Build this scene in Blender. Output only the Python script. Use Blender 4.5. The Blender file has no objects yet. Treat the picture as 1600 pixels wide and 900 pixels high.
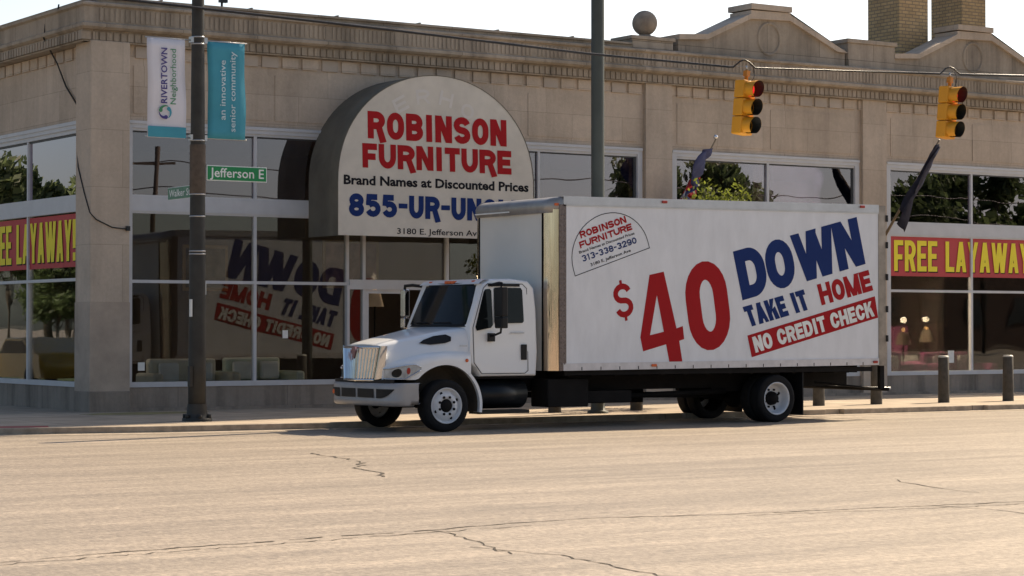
import bpy, bmesh, math, random
from mathutils import Vector, Matrix
R = math.radians
rnd = random.Random(7)
sc = bpy.context.scene

# ------------------------------------------------------------------ camera, sky, sun, exposure
cam_d = bpy.data.cameras.new('camera')
cam = bpy.data.objects.new('camera', cam_d)
sc.collection.objects.link(cam)
cam.location = (0, 0, 1.7)
cam.rotation_euler = (R(90) + math.atan(63 / 3500), 0, -R(90 - 56.56))
cam_d.sensor_width = 36
cam_d.lens = 78.75
cam_d.clip_end = 3000
sc.camera = cam

SUN_DIR = Vector((1.1, 0.26, 1.0)).normalized()
SUN_EL = math.asin(SUN_DIR.z)
SUN_AZ = math.atan2(SUN_DIR.x, SUN_DIR.y)
w = bpy.data.worlds.new('World')
sc.world = w
w.use_nodes = True
nt = w.node_tree
bg = nt.nodes['Background']
sky = nt.nodes.new('ShaderNodeTexSky')
sky.sky_type = 'NISHITA'
sky.sun_disc = False
sky.sun_elevation = SUN_EL
sky.sun_rotation = SUN_AZ
sky.air_density = 1.0
sky.dust_density = 2.0
sky.ozone_density = 1.0
# thin bright summer haze low in the sky on the sun's side
tcw = nt.nodes.new('ShaderNodeTexCoord')
dt = nt.nodes.new('ShaderNodeVectorMath'); dt.operation = 'DOT_PRODUCT'
hv = Vector((SUN_DIR.x, SUN_DIR.y, 0)).normalized(); dt.inputs[1].default_value = hv
nt.links.new(tcw.outputs['Generated'], dt.inputs[0])
def wm_(op, a, b):
    n_ = nt.nodes.new('ShaderNodeMath'); n_.operation = op
    for i_, v_ in enumerate((a, b)):
        if hasattr(v_, 'links'): nt.links.new(v_, n_.inputs[i_])
        else: n_.inputs[i_].default_value = v_
    return n_.outputs[0]
spz = nt.nodes.new('ShaderNodeSeparateXYZ'); nt.links.new(tcw.outputs['Generated'], spz.inputs[0])
f_az = wm_('POWER', wm_('MAXIMUM', dt.outputs['Value'], 0.0), 1.5)
f_el = wm_('POWER', 2.718, wm_('MULTIPLY', wm_('MAXIMUM', spz.outputs[2], 0.0), -4.5))
hz = nt.nodes.new('ShaderNodeVectorMath'); hz.operation = 'SCALE'; hz.inputs[0].default_value = (1.0, .985, .96)
nt.links.new(wm_('MULTIPLY', wm_('MULTIPLY', f_az, f_el), 16.0), hz.inputs['Scale'])
adw = nt.nodes.new('ShaderNodeVectorMath'); adw.operation = 'ADD'
nt.links.new(sky.outputs[0], adw.inputs[0]); nt.links.new(hz.outputs[0], adw.inputs[1])
nt.links.new(adw.outputs[0], bg.inputs[0])
bg.inputs[1].default_value = 0.072
sl = bpy.data.lights.new('sun', 'SUN')
sun = bpy.data.objects.new('sun', sl)
sc.collection.objects.link(sun)
sl.energy = 5.0
sl.angle = R(0.5)
sl.color = (1.0, 0.83, 0.61)
sun.rotation_euler = (-SUN_DIR).to_track_quat('-Z', 'Y').to_euler()
sun.location = (40, 30, 40)
sc.view_settings.view_transform = 'Standard'
sc.view_settings.look = 'None'
sc.view_settings.gamma = 1
sc.view_settings.exposure = 0.75
sc.render.engine = 'CYCLES'
sc.cycles.max_bounces = 8
sc.cycles.transparent_max_bounces = 24

# ------------------------------------------------------------------ helpers
def N(nt, t, **kw):
    n = nt.nodes.new(t)
    for k, v in kw.items():
        setattr(n, k, v)
    return n

def mat(name, col, rough=0.6, metal=0.0, var=0.12, vscale=3.0, bump=0.0, bscale=40.0, spec=0.5, coat=0.0,
        emit=None, estr=0.0, stretch=(1, 1, 1), trans=0.0):
    m = bpy.data.materials.new(name)
    m.use_nodes = True
    t = m.node_tree
    p = t.nodes['Principled BSDF']
    tc = N(t, 'ShaderNodeNewGeometry')
    mp = N(t, 'ShaderNodeMapping')
    mp.inputs['Scale'].default_value = stretch
    t.links.new(tc.outputs['Position'], mp.inputs[0])
    n = N(t, 'ShaderNodeTexNoise')
    n.inputs['Scale'].default_value = vscale
    n.inputs['Detail'].default_value = 6
    n.inputs['Roughness'].default_value = 0.6
    t.links.new(mp.outputs[0], n.inputs['Vector'])
    r = N(t, 'ShaderNodeValToRGB')
    r.color_ramp.elements[0].position = 0.3
    r.color_ramp.elements[1].position = 0.7
    a = [max(0, c * (1 - var)) for c in col]
    b = [min(1, c * (1 + var)) for c in col]
    r.color_ramp.elements[0].color = (*a, 1)
    r.color_ramp.elements[1].color = (*b, 1)
    t.links.new(n.outputs[0], r.inputs[0])
    t.links.new(r.outputs[0], p.inputs['Base Color'])
    p.inputs['Roughness'].default_value = rough
    p.inputs['Metallic'].default_value = metal
    p.inputs['Specular IOR Level'].default_value = spec
    p.inputs['Coat Weight'].default_value = coat
    if bump:
        n2 = N(t, 'ShaderNodeTexNoise')
        n2.inputs['Scale'].default_value = bscale
        n2.inputs['Detail'].default_value = 4
        t.links.new(mp.outputs[0], n2.inputs['Vector'])
        bp = N(t, 'ShaderNodeBump')
        bp.inputs['Strength'].default_value = bump
        bp.inputs['Distance'].default_value = 0.02
        t.links.new(n2.outputs[0], bp.inputs['Height'])
        t.links.new(bp.outputs[0], p.inputs['Normal'])
    if emit:
        p.inputs['Emission Color'].default_value = (*emit, 1)
        p.inputs['Emission Strength'].default_value = estr
    return m

def stone(name, c1, c2, bw=1.35, bh=0.62, mortar=0.006, joint=0.62, bump=0.25, streak=0.3, mcol=None, uoff=0.0):
    """masonry laid by world position on any upright face"""
    m = bpy.data.materials.new(name)
    m.use_nodes = True
    t = m.node_tree
    L = t.links.new
    p = t.nodes['Principled BSDF']
    g = N(t, 'ShaderNodeNewGeometry')
    s = N(t, 'ShaderNodeSeparateXYZ')
    L(g.outputs['Position'], s.inputs[0])
    ad = N(t, 'ShaderNodeMath', operation='ADD')
    L(s.outputs[0], ad.inputs[0]); L(s.outputs[1], ad.inputs[1])
    ad2 = N(t, 'ShaderNodeMath', operation='ADD')
    L(ad.outputs[0], ad2.inputs[0]); ad2.inputs[1].default_value = uoff
    cb = N(t, 'ShaderNodeCombineXYZ')
    L(ad2.outputs[0], cb.inputs[0]); L(s.outputs[2], cb.inputs[1])
    br = N(t, 'ShaderNodeTexBrick')
    br.inputs['Scale'].default_value = 1.0
    br.inputs['Brick Width'].default_value = bw
    br.inputs['Row Height'].default_value = bh
    br.inputs['Mortar Size'].default_value = mortar
    br.inputs['Mortar Smooth'].default_value = 0.2
    br.inputs['Color1'].default_value = (*c1, 1)
    br.inputs['Color2'].default_value = (*c2, 1)
    mc = mcol or tuple(c * joint for c in c1)
    br.inputs['Mortar'].default_value = (*mc, 1)
    L(cb.outputs[0], br.inputs['Vector'])
    def noise(scale, st=(1, 1, 1), det=6):
        mp = N(t, 'ShaderNodeMapping'); mp.inputs['Scale'].default_value = st
        L(g.outputs['Position'], mp.inputs[0])
        n = N(t, 'ShaderNodeTexNoise'); n.inputs['Scale'].default_value = scale; n.inputs['Detail'].default_value = det
        n.inputs['Roughness'].default_value = 0.65
        L(mp.outputs[0], n.inputs['Vector'])
        return n
    def ramp(n, lo, hi, a, b):
        r = N(t, 'ShaderNodeMapRange'); r.inputs[1].default_value = lo; r.inputs[2].default_value = hi
        r.inputs[3].default_value = a; r.inputs[4].default_value = b
        L(n.outputs[0], r.inputs[0]); return r
    v1 = ramp(noise(0.7), 0.3, 0.7, 0.86, 1.12)
    v2 = ramp(noise(2.2, (1, 1, 0.12)), 0.45, 0.75, 1.0, 1.0 - streak)
    v3 = ramp(noise(14), 0.3, 0.7, 0.93, 1.06)
    mu = N(t, 'ShaderNodeMath', operation='MULTIPLY'); L(v1.outputs[0], mu.inputs[0]); L(v2.outputs[0], mu.inputs[1])
    mu2 = N(t, 'ShaderNodeMath', operation='MULTIPLY'); L(mu.outputs[0], mu2.inputs[0]); L(v3.outputs[0], mu2.inputs[1])
    vm = N(t, 'ShaderNodeVectorMath', operation='SCALE')
    L(br.outputs[0], vm.inputs[0]); L(mu2.outputs[0], vm.inputs['Scale'])
    L(vm.outputs[0], p.inputs['Base Color'])
    p.inputs['Roughness'].default_value = 0.9
    p.inputs['Specular IOR Level'].default_value = 0.25
    nb = noise(30)
    bp = N(t, 'ShaderNodeBump'); bp.inputs['Strength'].default_value = bump; bp.inputs['Distance'].default_value = 0.02
    L(nb.outputs[0], bp.inputs['Height']); L(bp.outputs[0], p.inputs['Normal'])
    return m

def glass(name, tint, refl, base_f=0.06, rough=0.0, gcol=(1, 1, 1)):
    m = bpy.data.materials.new(name)
    m.use_nodes = True
    t = m.node_tree
    L = t.links.new
    for n in list(t.nodes):
        t.nodes.remove(n)
    out = N(t, 'ShaderNodeOutputMaterial')
    tr = N(t, 'ShaderNodeBsdfTransparent'); tr.inputs[0].default_value = (*tint, 1)
    gl = N(t, 'ShaderNodeBsdfGlossy'); gl.inputs['Roughness'].default_value = rough
    gl.inputs[0].default_value = (*gcol, 1)
    g = N(t, 'ShaderNodeNewGeometry')
    nz = N(t, 'ShaderNodeTexNoise'); nz.inputs['Scale'].default_value = 0.8; nz.inputs['Detail'].default_value = 1
    L(g.outputs['Position'], nz.inputs['Vector'])
    bp = N(t, 'ShaderNodeBump'); bp.inputs['Strength'].default_value = 0.12; bp.inputs['Distance'].default_value = 0.02
    L(nz.outputs[0], bp.inputs['Height']); L(bp.outputs[0], gl.inputs['Normal'])
    fr = N(t, 'ShaderNodeFresnel'); fr.inputs[0].default_value = 1.5
    ml = N(t, 'ShaderNodeMath', operation='MULTIPLY_ADD')
    ml.inputs[1].default_value = refl; ml.inputs[2].default_value = base_f
    ml.use_clamp = True
    L(fr.outputs[0], ml.inputs[0])
    mx = N(t, 'ShaderNodeMixShader')
    L(ml.outputs[0], mx.inputs[0]); L(tr.outputs[0], mx.inputs[1]); L(gl.outputs[0], mx.inputs[2])
    L(mx.outputs[0], out.inputs[0])
    return m

def tag(o, label=None, cat=None, group=None, kind=None):
    if label: o['label'] = label
    if cat: o['category'] = cat
    if group: o['group'] = group
    if kind: o['kind'] = kind
    return o

def thing(name, base, label, cat, group=None, kind=None):
    o = bpy.data.objects.new(name, None)
    o.empty_display_size = 0.2
    o.location = base
    sc.collection.objects.link(o)
    return tag(o, label, cat, group, kind)

def wloc(o):
    v = Vector((0, 0, 0))
    while o:
        v += o.location
        o = o.parent
    return v

def off_poly(pts, d):
    """inset (d>0, for counter-clockwise) a closed 2D polygon with mitres"""
    n = len(pts); out = []
    for i in range(n):
        p0 = Vector(pts[i - 1]); p1 = Vector(pts[i]); p2 = Vector(pts[(i + 1) % n])
        a = (p1 - p0).normalized(); b = (p2 - p1).normalized()
        na = Vector((-a.y, a.x)); nb = Vector((-b.y, b.x))
        m = (na + nb)
        if m.length < 1e-6: m = na
        m.normalize()
        k = d / max(0.35, m.dot(na))
        out.append((p1.x + m.x * k, p1.y + m.y * k))
    return out

class MB:
    """collects world-space shapes, links them as ONE mesh object"""
    def __init__(s):
        s.v = []; s.f = []; s.m = []; s.sm = []
    def face(s, pts, mi=0, smooth=False):
        b = len(s.v); s.v += [tuple(p) for p in pts]; s.f.append(tuple(range(b, b + len(pts)))); s.m.append(mi); s.sm.append(smooth)
    def box(s, x0, y0, z0, x1, y1, z1, mi=0):
        if x0 > x1: x0, x1 = x1, x0
        if y0 > y1: y0, y1 = y1, y0
        if z0 > z1: z0, z1 = z1, z0
        b = len(s.v)
        s.v += [(x0, y0, z0), (x1, y0, z0), (x1, y1, z0), (x0, y1, z0), (x0, y0, z1), (x1, y0, z1), (x1, y1, z1), (x0, y1, z1)]
        for q in ((0, 3, 2, 1), (4, 5, 6, 7), (0, 1, 5, 4), (1, 2, 6, 5), (2, 3, 7, 6), (3, 0, 4, 7)):
            s.f.append(tuple(b + i for i in q)); s.m.append(mi); s.sm.append(False)
        return s
    def grid(s, rows, mi=0, smooth=True, close_u=False, close_v=False):
        b = len(s.v); nr = len(rows); nc = len(rows[0])
        for r in rows: s.v += [tuple(p) for p in r]
        for i in range(nr - (0 if close_u else 1)):
            for j in range(nc - (0 if close_v else 1)):
                i2 = (i + 1) % nr; j2 = (j + 1) % nc
                s.f.append((b + i * nc + j, b + i * nc + j2, b + i2 * nc + j2, b + i2 * nc + j)); s.m.append(mi); s.sm.append(smooth)
        return s
    def tube(s, pts, r, n=10, mi=0, cap=True, r2=None, smooth=True):
        pts = [Vector(p) for p in pts]; k = len(pts); rows = []
        up = Vector((0.13, 0.21, 0.97))
        for i, p in enumerate(pts):
            d = (pts[min(i + 1, k - 1)] - pts[max(i - 1, 0)]).normalized()
            a = d.cross(up)
            if a.length < 0.1: a = d.cross(Vector((1, 0, 0)))
            a.normalize(); b_ = d.cross(a).normalized()
            rr = r if r2 is None else r + (r2 - r) * i / max(1, k - 1)
            rows.append([p + (a * math.cos(t) + b_ * math.sin(t)) * rr for t in [2 * math.pi * q / n for q in range(n)]])
        s.grid(rows, mi, smooth, close_v=True)
        if cap:
            s.face(rows[0], mi); s.face(rows[-1][::-1], mi)
        return s
    def lathe(s, prof, c, axis='z', n=24, mi=0, smooth=True, a0=0, a1=2 * math.pi):
        full = abs(a1 - a0 - 2 * math.pi) < 1e-6
        rows = []
        m = n if full else n + 1
        for q in range(m):
            t = a0 + (a1 - a0) * q / n
            row = []
            for (r, h) in prof:
                x, y = r * math.cos(t), r * math.sin(t)
                if axis == 'z': row.append((c[0] + x, c[1] + y, c[2] + h))
                elif axis == 'y': row.append((c[0] + x, c[1] + h, c[2] + y))
                else: row.append((c[0] + h, c[1] + x, c[2] + y))
            rows.append(row)
        s.grid(rows, mi, smooth, close_u=full)
        return s
    def prism(s, poly, axis, a, b, mi=0, smooth=False):
        """extrude a 2D polygon along axis between a and b. axis y: poly=(x,z); x: (y,z); z: (x,y)"""
        def P(p, h):
            if axis == 'y': return (p[0], h, p[1])
            if axis == 'x': return (h, p[0], p[1])
            return (p[0], p[1], h)
        n = len(poly)
        A = [P(p, a) for p in poly]; B = [P(p, b) for p in poly]
        s.face(A, mi); s.face(B[::-1], mi)
        for i in range(n):
            j = (i + 1) % n
            s.face([A[i], B[i], B[j], A[j]], mi, smooth)
        return s
    def sphere(s, c, r, n=20, mi=0, sz=1.0):
        prof = [(max(1e-4, r * math.sin(math.pi * k / (n // 2))), -r * sz * math.cos(math.pi * k / (n // 2))) for k in range(n // 2 + 1)]
        return s.lathe(prof, c, 'z', n, mi)
    def build(s, name, mats, parent=None, bevel=0.0, weld=True):
        if not isinstance(mats, (list, tuple)): mats = [mats]
        o0 = wloc(parent) if parent else Vector((0, 0, 0))
        me = bpy.data.meshes.new(name)
        me.from_pydata([(x - o0.x, y - o0.y, z - o0.z) for x, y, z in s.v], [], s.f)
        for m in mats: me.materials.append(m)
        for i, p in enumerate(me.polygons):
            p.material_index = s.m[i]; p.use_smooth = s.sm[i]
        bm = bmesh.new(); bm.from_mesh(me)
        if weld: bmesh.ops.remove_doubles(bm, verts=bm.verts, dist=0.0002)
        bmesh.ops.recalc_face_normals(bm, faces=bm.faces)
        bm.to_mesh(me); bm.free()
        me.update()
        o = bpy.data.objects.new(name, me)
        sc.collection.objects.link(o)
        if parent: o.parent = parent
        if bevel:
            b = o.modifiers.new('bevel', 'BEVEL'); b.width = bevel; b.segments = 2; b.limit_method = 'ANGLE'; b.angle_limit = R(40)
        return o

def copy_tree(o, parent=None):
    c = o.copy(); sc.collection.objects.link(c)
    if parent: c.parent = parent
    for ch in list(o.children): copy_tree(ch, c)
    return c

# ------------------------------------------------------------------ lettering
def arc(cx, cy, rx, ry, a0, a1, n=12):
    return [(cx + rx * math.cos(R(a0 + (a1 - a0) * i / n)), cy + ry * math.sin(R(a0 + (a1 - a0) * i / n))) for i in range(n + 1)]

def ribbon(pts, t, closed=False, cap=True):
    P = [Vector(p) for p in pts]
    Q = [P[0]]
    for p in P[1:]:
        if (p - Q[-1]).length > 1e-5: Q.append(p)
    if closed and (Q[0] - Q[-1]).length < 1e-5: Q.pop()
    P = Q
    if not closed and cap:
        P[0] = P[0] + (P[0] - P[1]).normalized() * t / 2
        P[-1] = P[-1] + (P[-1] - P[-2]).normalized() * t / 2
    n = len(P); Ls = []; Rs = []
    for i in range(n):
        if closed: a = (P[i] - P[i - 1]).normalized(); b = (P[(i + 1) % n] - P[i]).normalized()
        else:
            a = (P[i] - P[i - 1]).normalized() if i else (P[1] - P[0]).normalized()
            b = (P[i + 1] - P[i]).normalized() if i < n - 1 else a
        na = Vector((-a.y, a.x)); nb = Vector((-b.y, b.x)); m = na + nb
        m = m.normalized() if m.length > 1e-5 else na
        k = t / 2 / max(0.4, m.dot(na))
        Ls.append(P[i] + m * k); Rs.append(P[i] - m * k)
    out = []
    for i in range(n if closed else n - 1):
        j = (i + 1) % n
        out.append([tuple(Ls[i]), tuple(Rs[i]), tuple(Rs[j]), tuple(Ls[j])])
    return [out]

RW = {'I': .5, 'W': 1.5, 'M': 1.22, '1': .62, '-': .6, ' ': .5, '!': .5, 'E': .86, 'F': .84, 'L': .82, 'T': .9, '.': .4}

def glyph(c, W, H, t, deco=False):
    """list of strokes, each a list of quads, filling the W x H cell"""
    h = t / 2; w_ = W - t; g = H - t
    def P(L): return [(h + x * w_, h + y * g) for x, y in L]
    def A(cx, cy, rx, ry, a0, a1, n=12): return P(arc(cx, cy, rx, ry, a0, a1, n))
    def rect(x0, y0, x1, y1): return [[[(x0, y0), (x1, y0), (x1, y1), (x0, y1)]]][0:1]
    def diag(x0, x1, y0=0, y1=H, td=None):
        td = td or t * 1.08
        return [[[(x0, y0), (x0 + td, y0), (x1 + td, y1), (x1, y1)]]][0:1]
    ry = min(.5, .5 * W / H * 1.15); td = t * 1.08
    if c in 'AVY': td = min(td, W * .34)
    if c in 'W': td = min(td, W * .215)
    if c == 'M': td = min(td, W * .25)
    if c == 'N': td = min(td, W * .40)
    def stem(x=0): return rect(x, 0, x + t, H)
    S = []
    if c in 'O0':
        S += ribbon(A(.5, 1 - ry, .5, ry, 0, 180) + A(.5, ry, .5, ry, 180, 360), t, True)
    elif c == 'D': S += stem() + ribbon(P([(0, 0), (.45, 0)]) + A(.45, ry, .55, ry, -90, 0) + A(.45, 1 - ry, .55, ry, 0, 90) + P([(0, 1)]), t, cap=False)
    elif c in 'BRP':
        m = .5 if c == 'B' else .46
        q = (1 - m) / 2
        S += stem() + ribbon(P([(0, m), (.5, m)]) + A(.5, 1 - q, .5 if c != 'B' else .46, q, -90, 90) + P([(0, 1)]), t, cap=False)
        if c == 'B': S += ribbon(P([(0, 0), (.5, 0)]) + A(.5, m / 2, .5, m / 2, -90, 90) + P([(0, m)]), t, cap=False)
        if c == 'R':
            if deco: S += [[[(W * .42, H * .5), (W * .42 + td, H * .5), (W * 1.08, -H * .1), (W * 1.08 - td, -H * .16)]]]
            else: S += [[[(W - td, 0), (W, 0), (W * .5 + td * .6, H * .5), (W * .5 - td * .4, H * .5)]]]
    elif c in 'CG':
        S += ribbon(A(.5, 1 - ry, .5, ry, 5, 180) + A(.5, ry, .5, ry, 180, 355), t, cap=False)
    elif c == 'E': S += stem() + rect(0, 0, W, t) + rect(0, H - t, W, H) + rect(0, H / 2 - h, W * .92, H / 2 + h)
    elif c == 'F':
        S += stem() + rect(0, H - t, W, H) + rect(0, H * .46 - h, W * .9, H * .46 + h)
    elif c == 'H': S += stem() + stem(W - t) + rect(0, H / 2 - h, W, H / 2 + h)
    elif c == 'I': S += rect(W / 2 - h, 0, W / 2 + h, H)
    elif c == 'L': S += stem() + rect(0, 0, W, t)
    elif c == 'T': S += rect(W / 2 - h, 0, W / 2 + h, H) + rect(0, H - t, W, H)
    elif c == 'K': S += stem() + [[[(t, H * .32), (t, H * .32 + t * 1.35), (W - td, H), (W, H)]]] + [[[(W - td, 0), (W, 0), (t + td * 1.1, H * .62), (t * .9 + td * .3, H * .5)]]]
    elif c == 'N':
        S += stem() + stem(W - t) + [[[(0, H), (td, H), (W, 0), (W - td, 0)]]]
    elif c == 'M': S += stem() + stem(W - t) + [[[(0, H), (td, H), (W / 2 + td / 2, 0), (W / 2 - td / 2, 0)]]] + diag(W / 2 - td / 2, W - td)
    elif c == 'A': S += diag(0, W / 2 - td / 2) + [[[(W - td, 0), (W, 0), (W / 2 + td / 2, H), (W / 2 - td / 2, H)]]] + rect(W * .22, H * .2, W * .78, H * .2 + t * .8)
    elif c == 'V': S += [[[(0, H), (td, H), (W / 2 + td / 2, 0), (W / 2 - td / 2, 0)]]] + diag(W / 2 - td / 2, W - td)
    elif c == 'W':
        q = (W - td) / 4
        S += [[[(0, H), (td, H), (q + td, 0), (q, 0)]]] + diag(q, 2 * q) + [[[(2 * q, H), (2 * q + td, H), (3 * q + td, 0), (3 * q, 0)]]] + diag(3 * q, 4 * q)
    elif c == 'X': S += diag(0, W - td) + [[[(0, H), (td, H), (W, 0), (W - td, 0)]]]
    elif c == 'Y': S += rect(W / 2 - h, 0, W / 2 + h, H * .45) + [[[(0, H), (td, H), (W / 2 + h, H * .4), (W / 2 - h, H * .4)]]] + [[[(W - td, H), (W, H), (W / 2 + h, H * .4), (W / 2 - h, H * .4)]]]
    elif c == 'U': S += ribbon(P([(0, 1)]) + A(.5, ry, .5, ry, 180, 360) + P([(1, 1)]), t)
    elif c in 'S$':
        S += ribbon(A(.5, .75, .5, .25, 12, 270) + A(.5, .25, .5, .25, 90, -168), t, cap=False)
        if c == '$': S += rect(W / 2 - h * .55, H * .94, W / 2 + h * .55, H * 1.1) + rect(W / 2 - h * .55, -H * .1, W / 2 + h * .55, H * .06)
    elif c == '1': S += rect(W * .62 - h, 0, W * .62 + h, H) + [[[(0, H * .72), (0, H * .84), (W * .62, H), (W * .62, H * .84)]]]
    elif c == '2': S += ribbon(A(.5, .72, .5, .28, 165, -35) + P([(0, 0), (1, 0)]), t)
    elif c == '3': S += ribbon(A(.5, .76, .48, .24, 160, -90), t, cap=False) + ribbon(A(.5, .26, .5, .26, 90, -160), t, cap=False)
    elif c == '5': S += ribbon(P([(.92, 1), (.08, 1), (.02, .5)]), t, cap=False) + ribbon(A(.48, .31, .52, .31, 140, -160), t, cap=False)
    elif c == '8': S += ribbon(A(.5, .76, .46, .24, 0, 360, 20), t, True) + ribbon(A(.5, .26, .5, .26, 0, 360, 20), t, True)
    elif c == '9': S += ribbon(A(.5, .7, .5, .3, 0, 360, 20), t, True) + ribbon(P([(1, .7)]) + A(.5, .25, .5, .25, 0, -160), t, cap=False)
    elif c == '-': S += rect(0, H * .42, W, H * .42 + t)
    elif c == '!': S += [[[(W / 2 - h, H * .3), (W / 2 + h, H * .3), (W / 2 + h * 1.2, H), (W / 2 - h * 1.2, H)]]] + rect(W / 2 - h, 0, W / 2 + h, H * .2)
    return S

def put_text(mb, text, BL, BR, TL, mapf, t=.18, gap=.08, mi=0, deco=False, lift=0.0):
    """letters in the box BL-BR-TL of a plane; mapf(s, z, lift) gives the 3D point"""
    BL, BR, TL = Vector(BL), Vector(BR), Vector(TL)
    W = (BR - BL).length; H = (TL - BL).length
    u = (BR - BL) / W; v = (TL - BL) / H
    tt = t * H; gp = gap * H
    ws = [RW.get(c, 1.0) for c in text]
    k = (W - gp * (len(text) - 1)) / sum(ws)
    x = 0; z = lift
    for c, cw in zip(text, ws):
        cwid = cw * k
        for st in glyph(c, cwid, H, min(tt, cwid * .48) if c not in 'I!' else tt, deco):
            z += 0.00025
            for q in st:
                mb.face([mapf(*(BL + u * (x + a) + v * b), z) for a, b in q], mi)
        x += cwid + gp

def put_font(mb, text, BL, BR, TL, mapf, mi=0, bold=0.012, lift=0.0, hfit=None):
    """small lettering from the built-in outline font"""
    cu = bpy.data.curves.new('t', 'FONT'); cu.body = text; cu.offset = bold; cu.resolution_u = 2
    ob = bpy.data.objects.new('t', cu); sc.collection.objects.link(ob)
    dg = bpy.context.evaluated_depsgraph_get()
    me = bpy.data.meshes.new_from_object(ob.evaluated_get(dg))
    xs = [v.co.x for v in me.vertices]
    x0, x1 = min(xs), max(xs)
    BL, BR, TL = Vector(BL), Vector(BR), Vector(TL)
    W = (BR - BL).length; H = (TL - BL).length
    u = (BR - BL) / W; v = (TL - BL) / H
    for p in me.polygons:
        mb.face([mapf(*(BL + u * ((me.vertices[i].co.x - x0) / (x1 - x0) * W) + v * (me.vertices[i].co.y / 0.72 * H)), lift) for i in p.vertices], mi)
    bpy.data.objects.remove(ob); bpy.data.curves.remove(cu); bpy.data.meshes.remove(me)

# ------------------------------------------------------------------ materials
M = {}
M['lime'] = stone('limestone', (.50, .41, .32), (.56, .465, .37), 1.35, .58, .005, .72, streak=.22)
M['lime_pier'] = stone('limestone_pier', (.51, .42, .33), (.56, .465, .37), 3.1, 1.1, .005, .75, streak=.2)
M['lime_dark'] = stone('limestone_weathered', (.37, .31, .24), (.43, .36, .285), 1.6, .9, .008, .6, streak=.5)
M['lime_block'] = mat('limestone_block', (.44, .375, .31), .9, var=.12, vscale=1.3)
M['plinth'] = stone('plinth_stone', (.30, .255, .21), (.33, .28, .23), 2.4, 1.2, .006, .6, streak=.55)
M['brick'] = stone('yellow_brick', (.62, .43, .22), (.50, .34, .17), .23, .085, .012, .5, bump=.4, streak=.15, mcol=(.28, .21, .14))
M['alu'] = mat('window_frame', (.55, .56, .58), .45, .0, var=.06)
M['alu_d'] = mat('dark_gasket', (.05, .055, .06), .5, var=.1)
M['glass_low'] = glass('shop_glass', (.80, .82, .82), .95, .01)
M['glass_up'] = glass('transom_glass', (.55, .55, .58), 1.8, .09, gcol=(.97, .90, .98))
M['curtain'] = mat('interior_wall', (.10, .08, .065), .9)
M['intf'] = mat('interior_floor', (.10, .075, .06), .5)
M['asphalt'] = None
M['curb'] = mat('curb_concrete', (.34, .28, .215), .9, var=.3, vscale=5, bump=.5, bscale=60)
M['white'] = mat('white_paint', (.78, .79, .80), .28, var=.02, vscale=1.5, coat=.4)
M['boxw'] = mat('box_white', (.71, .73, .765), .38, var=.07, vscale=2.5, stretch=(1.5, 1.5, .5))
M['boxf'] = mat('box_front_white', (.68, .67, .63), .4, var=.04, vscale=1.2)
M['rail'] = mat('aluminium_rail', (.50, .51, .53), .38, .55, var=.1)
M['stain'] = mat('stainless', (.80, .64, .48), .07, 1.0, var=.06, vscale=2, bump=.6, bscale=2.0, stretch=(9, 9, .22))  # orange of the reflected sunlit road put into the base colour
M['chrome'] = mat('chrome', (.62, .63, .66), .07, 1.0, var=.02, bump=.1, bscale=3)
M['bump'] = mat('bumper_grey', (.34, .33, .33), .4, .2, var=.08)
M['blk'] = mat('black_plastic', (.010, .010, .011), .55, var=.2, spec=.3)
M['chas'] = mat('chassis_black', (.010, .009, .009), .8, var=.3, spec=.15)
M['rub'] = mat('tyre_rubber', (.011, .011, .012), .85, var=.25, vscale=9, spec=.2)
M['rimw'] = mat('rim_white', (.62, .63, .65), .45, var=.08, vscale=9)
M['liner'] = mat('wheel_arch_liner', (.075, .06, .045), .85, var=.3)
M['cabg'] = glass('cab_glass', (.10, .12, .12), 1.5, .04)
M['cabd'] = mat('dark_glass', (.008, .010, .011), .08, var=.2, spec=.22)
M['red'] = mat('vinyl_red', (.36, .010, .014), .55, var=.05, spec=.12)
M['blue'] = mat('vinyl_blue', (.008, .028, .14), .55, var=.05, spec=.12)
M['ink'] = mat('vinyl_black', (.012, .012, .016), .55, var=.05, spec=.12)
M['cream'] = mat('awning_canvas_cream', (.60, .56, .49), .8, var=.09, vscale=2.2, bump=.3, bscale=3)
M['ghost'] = mat('awning_faded_lettering', (.64, .61, .57), .8, var=.05)
M['awn'] = mat('awning_canvas_olive', (.135, .125, .098), .85, var=.2, vscale=1.6, bump=.5, bscale=4)
M['amber'] = mat('amber_lens', (.65, .12, .02), .3, var=.05)
M['redl'] = mat('red_lens', (.35, .02, .01), .3, var=.05)
M['pole'] = mat('weathered_steel_pole', (.036, .034, .029), .65, .1, var=.25, vscale=4)
M['poleg'] = mat('green_grey_pole', (.058, .068, .062), .6, .1, var=.12)
M['steel'] = mat('galvanised_band', (.5, .5, .5), .35, .8, var=.1)
M['sigy'] = mat('signal_yellow', (.66, .29, .008), .5, var=.06)
M['visor'] = mat('signal_visor_black', (.012, .014, .013), .6, var=.1)
M['cable'] = mat('black_cable', (.012, .012, .013), .4, var=.2)
M['strand'] = mat('steel_strand', (.22, .22, .23), .35, .6, var=.3, vscale=20)
M['lit_red'] = mat('lit_red_lens', (.5, .01, .01), .3, emit=(1, .03, .03), estr=.6)
M['lens_off'] = mat('unlit_lens', (.012, .014, .012), .2)
M['bannw'] = mat('banner_white', (.70, .69, .74), .7, var=.03)
M['teal'] = mat('banner_teal', (.05, .30, .40), .7, var=.05)
M['purple'] = mat('banner_purple_ink', (.06, .045, .22), .7)
M['green_ink'] = mat('banner_green_ink', (.06, .25, .12), .7)
M['pale'] = mat('pale_lettering', (.55, .68, .72), .7)
M['sgreen'] = mat('sign_green', (.0, .22, .06), .45, var=.05)
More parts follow.
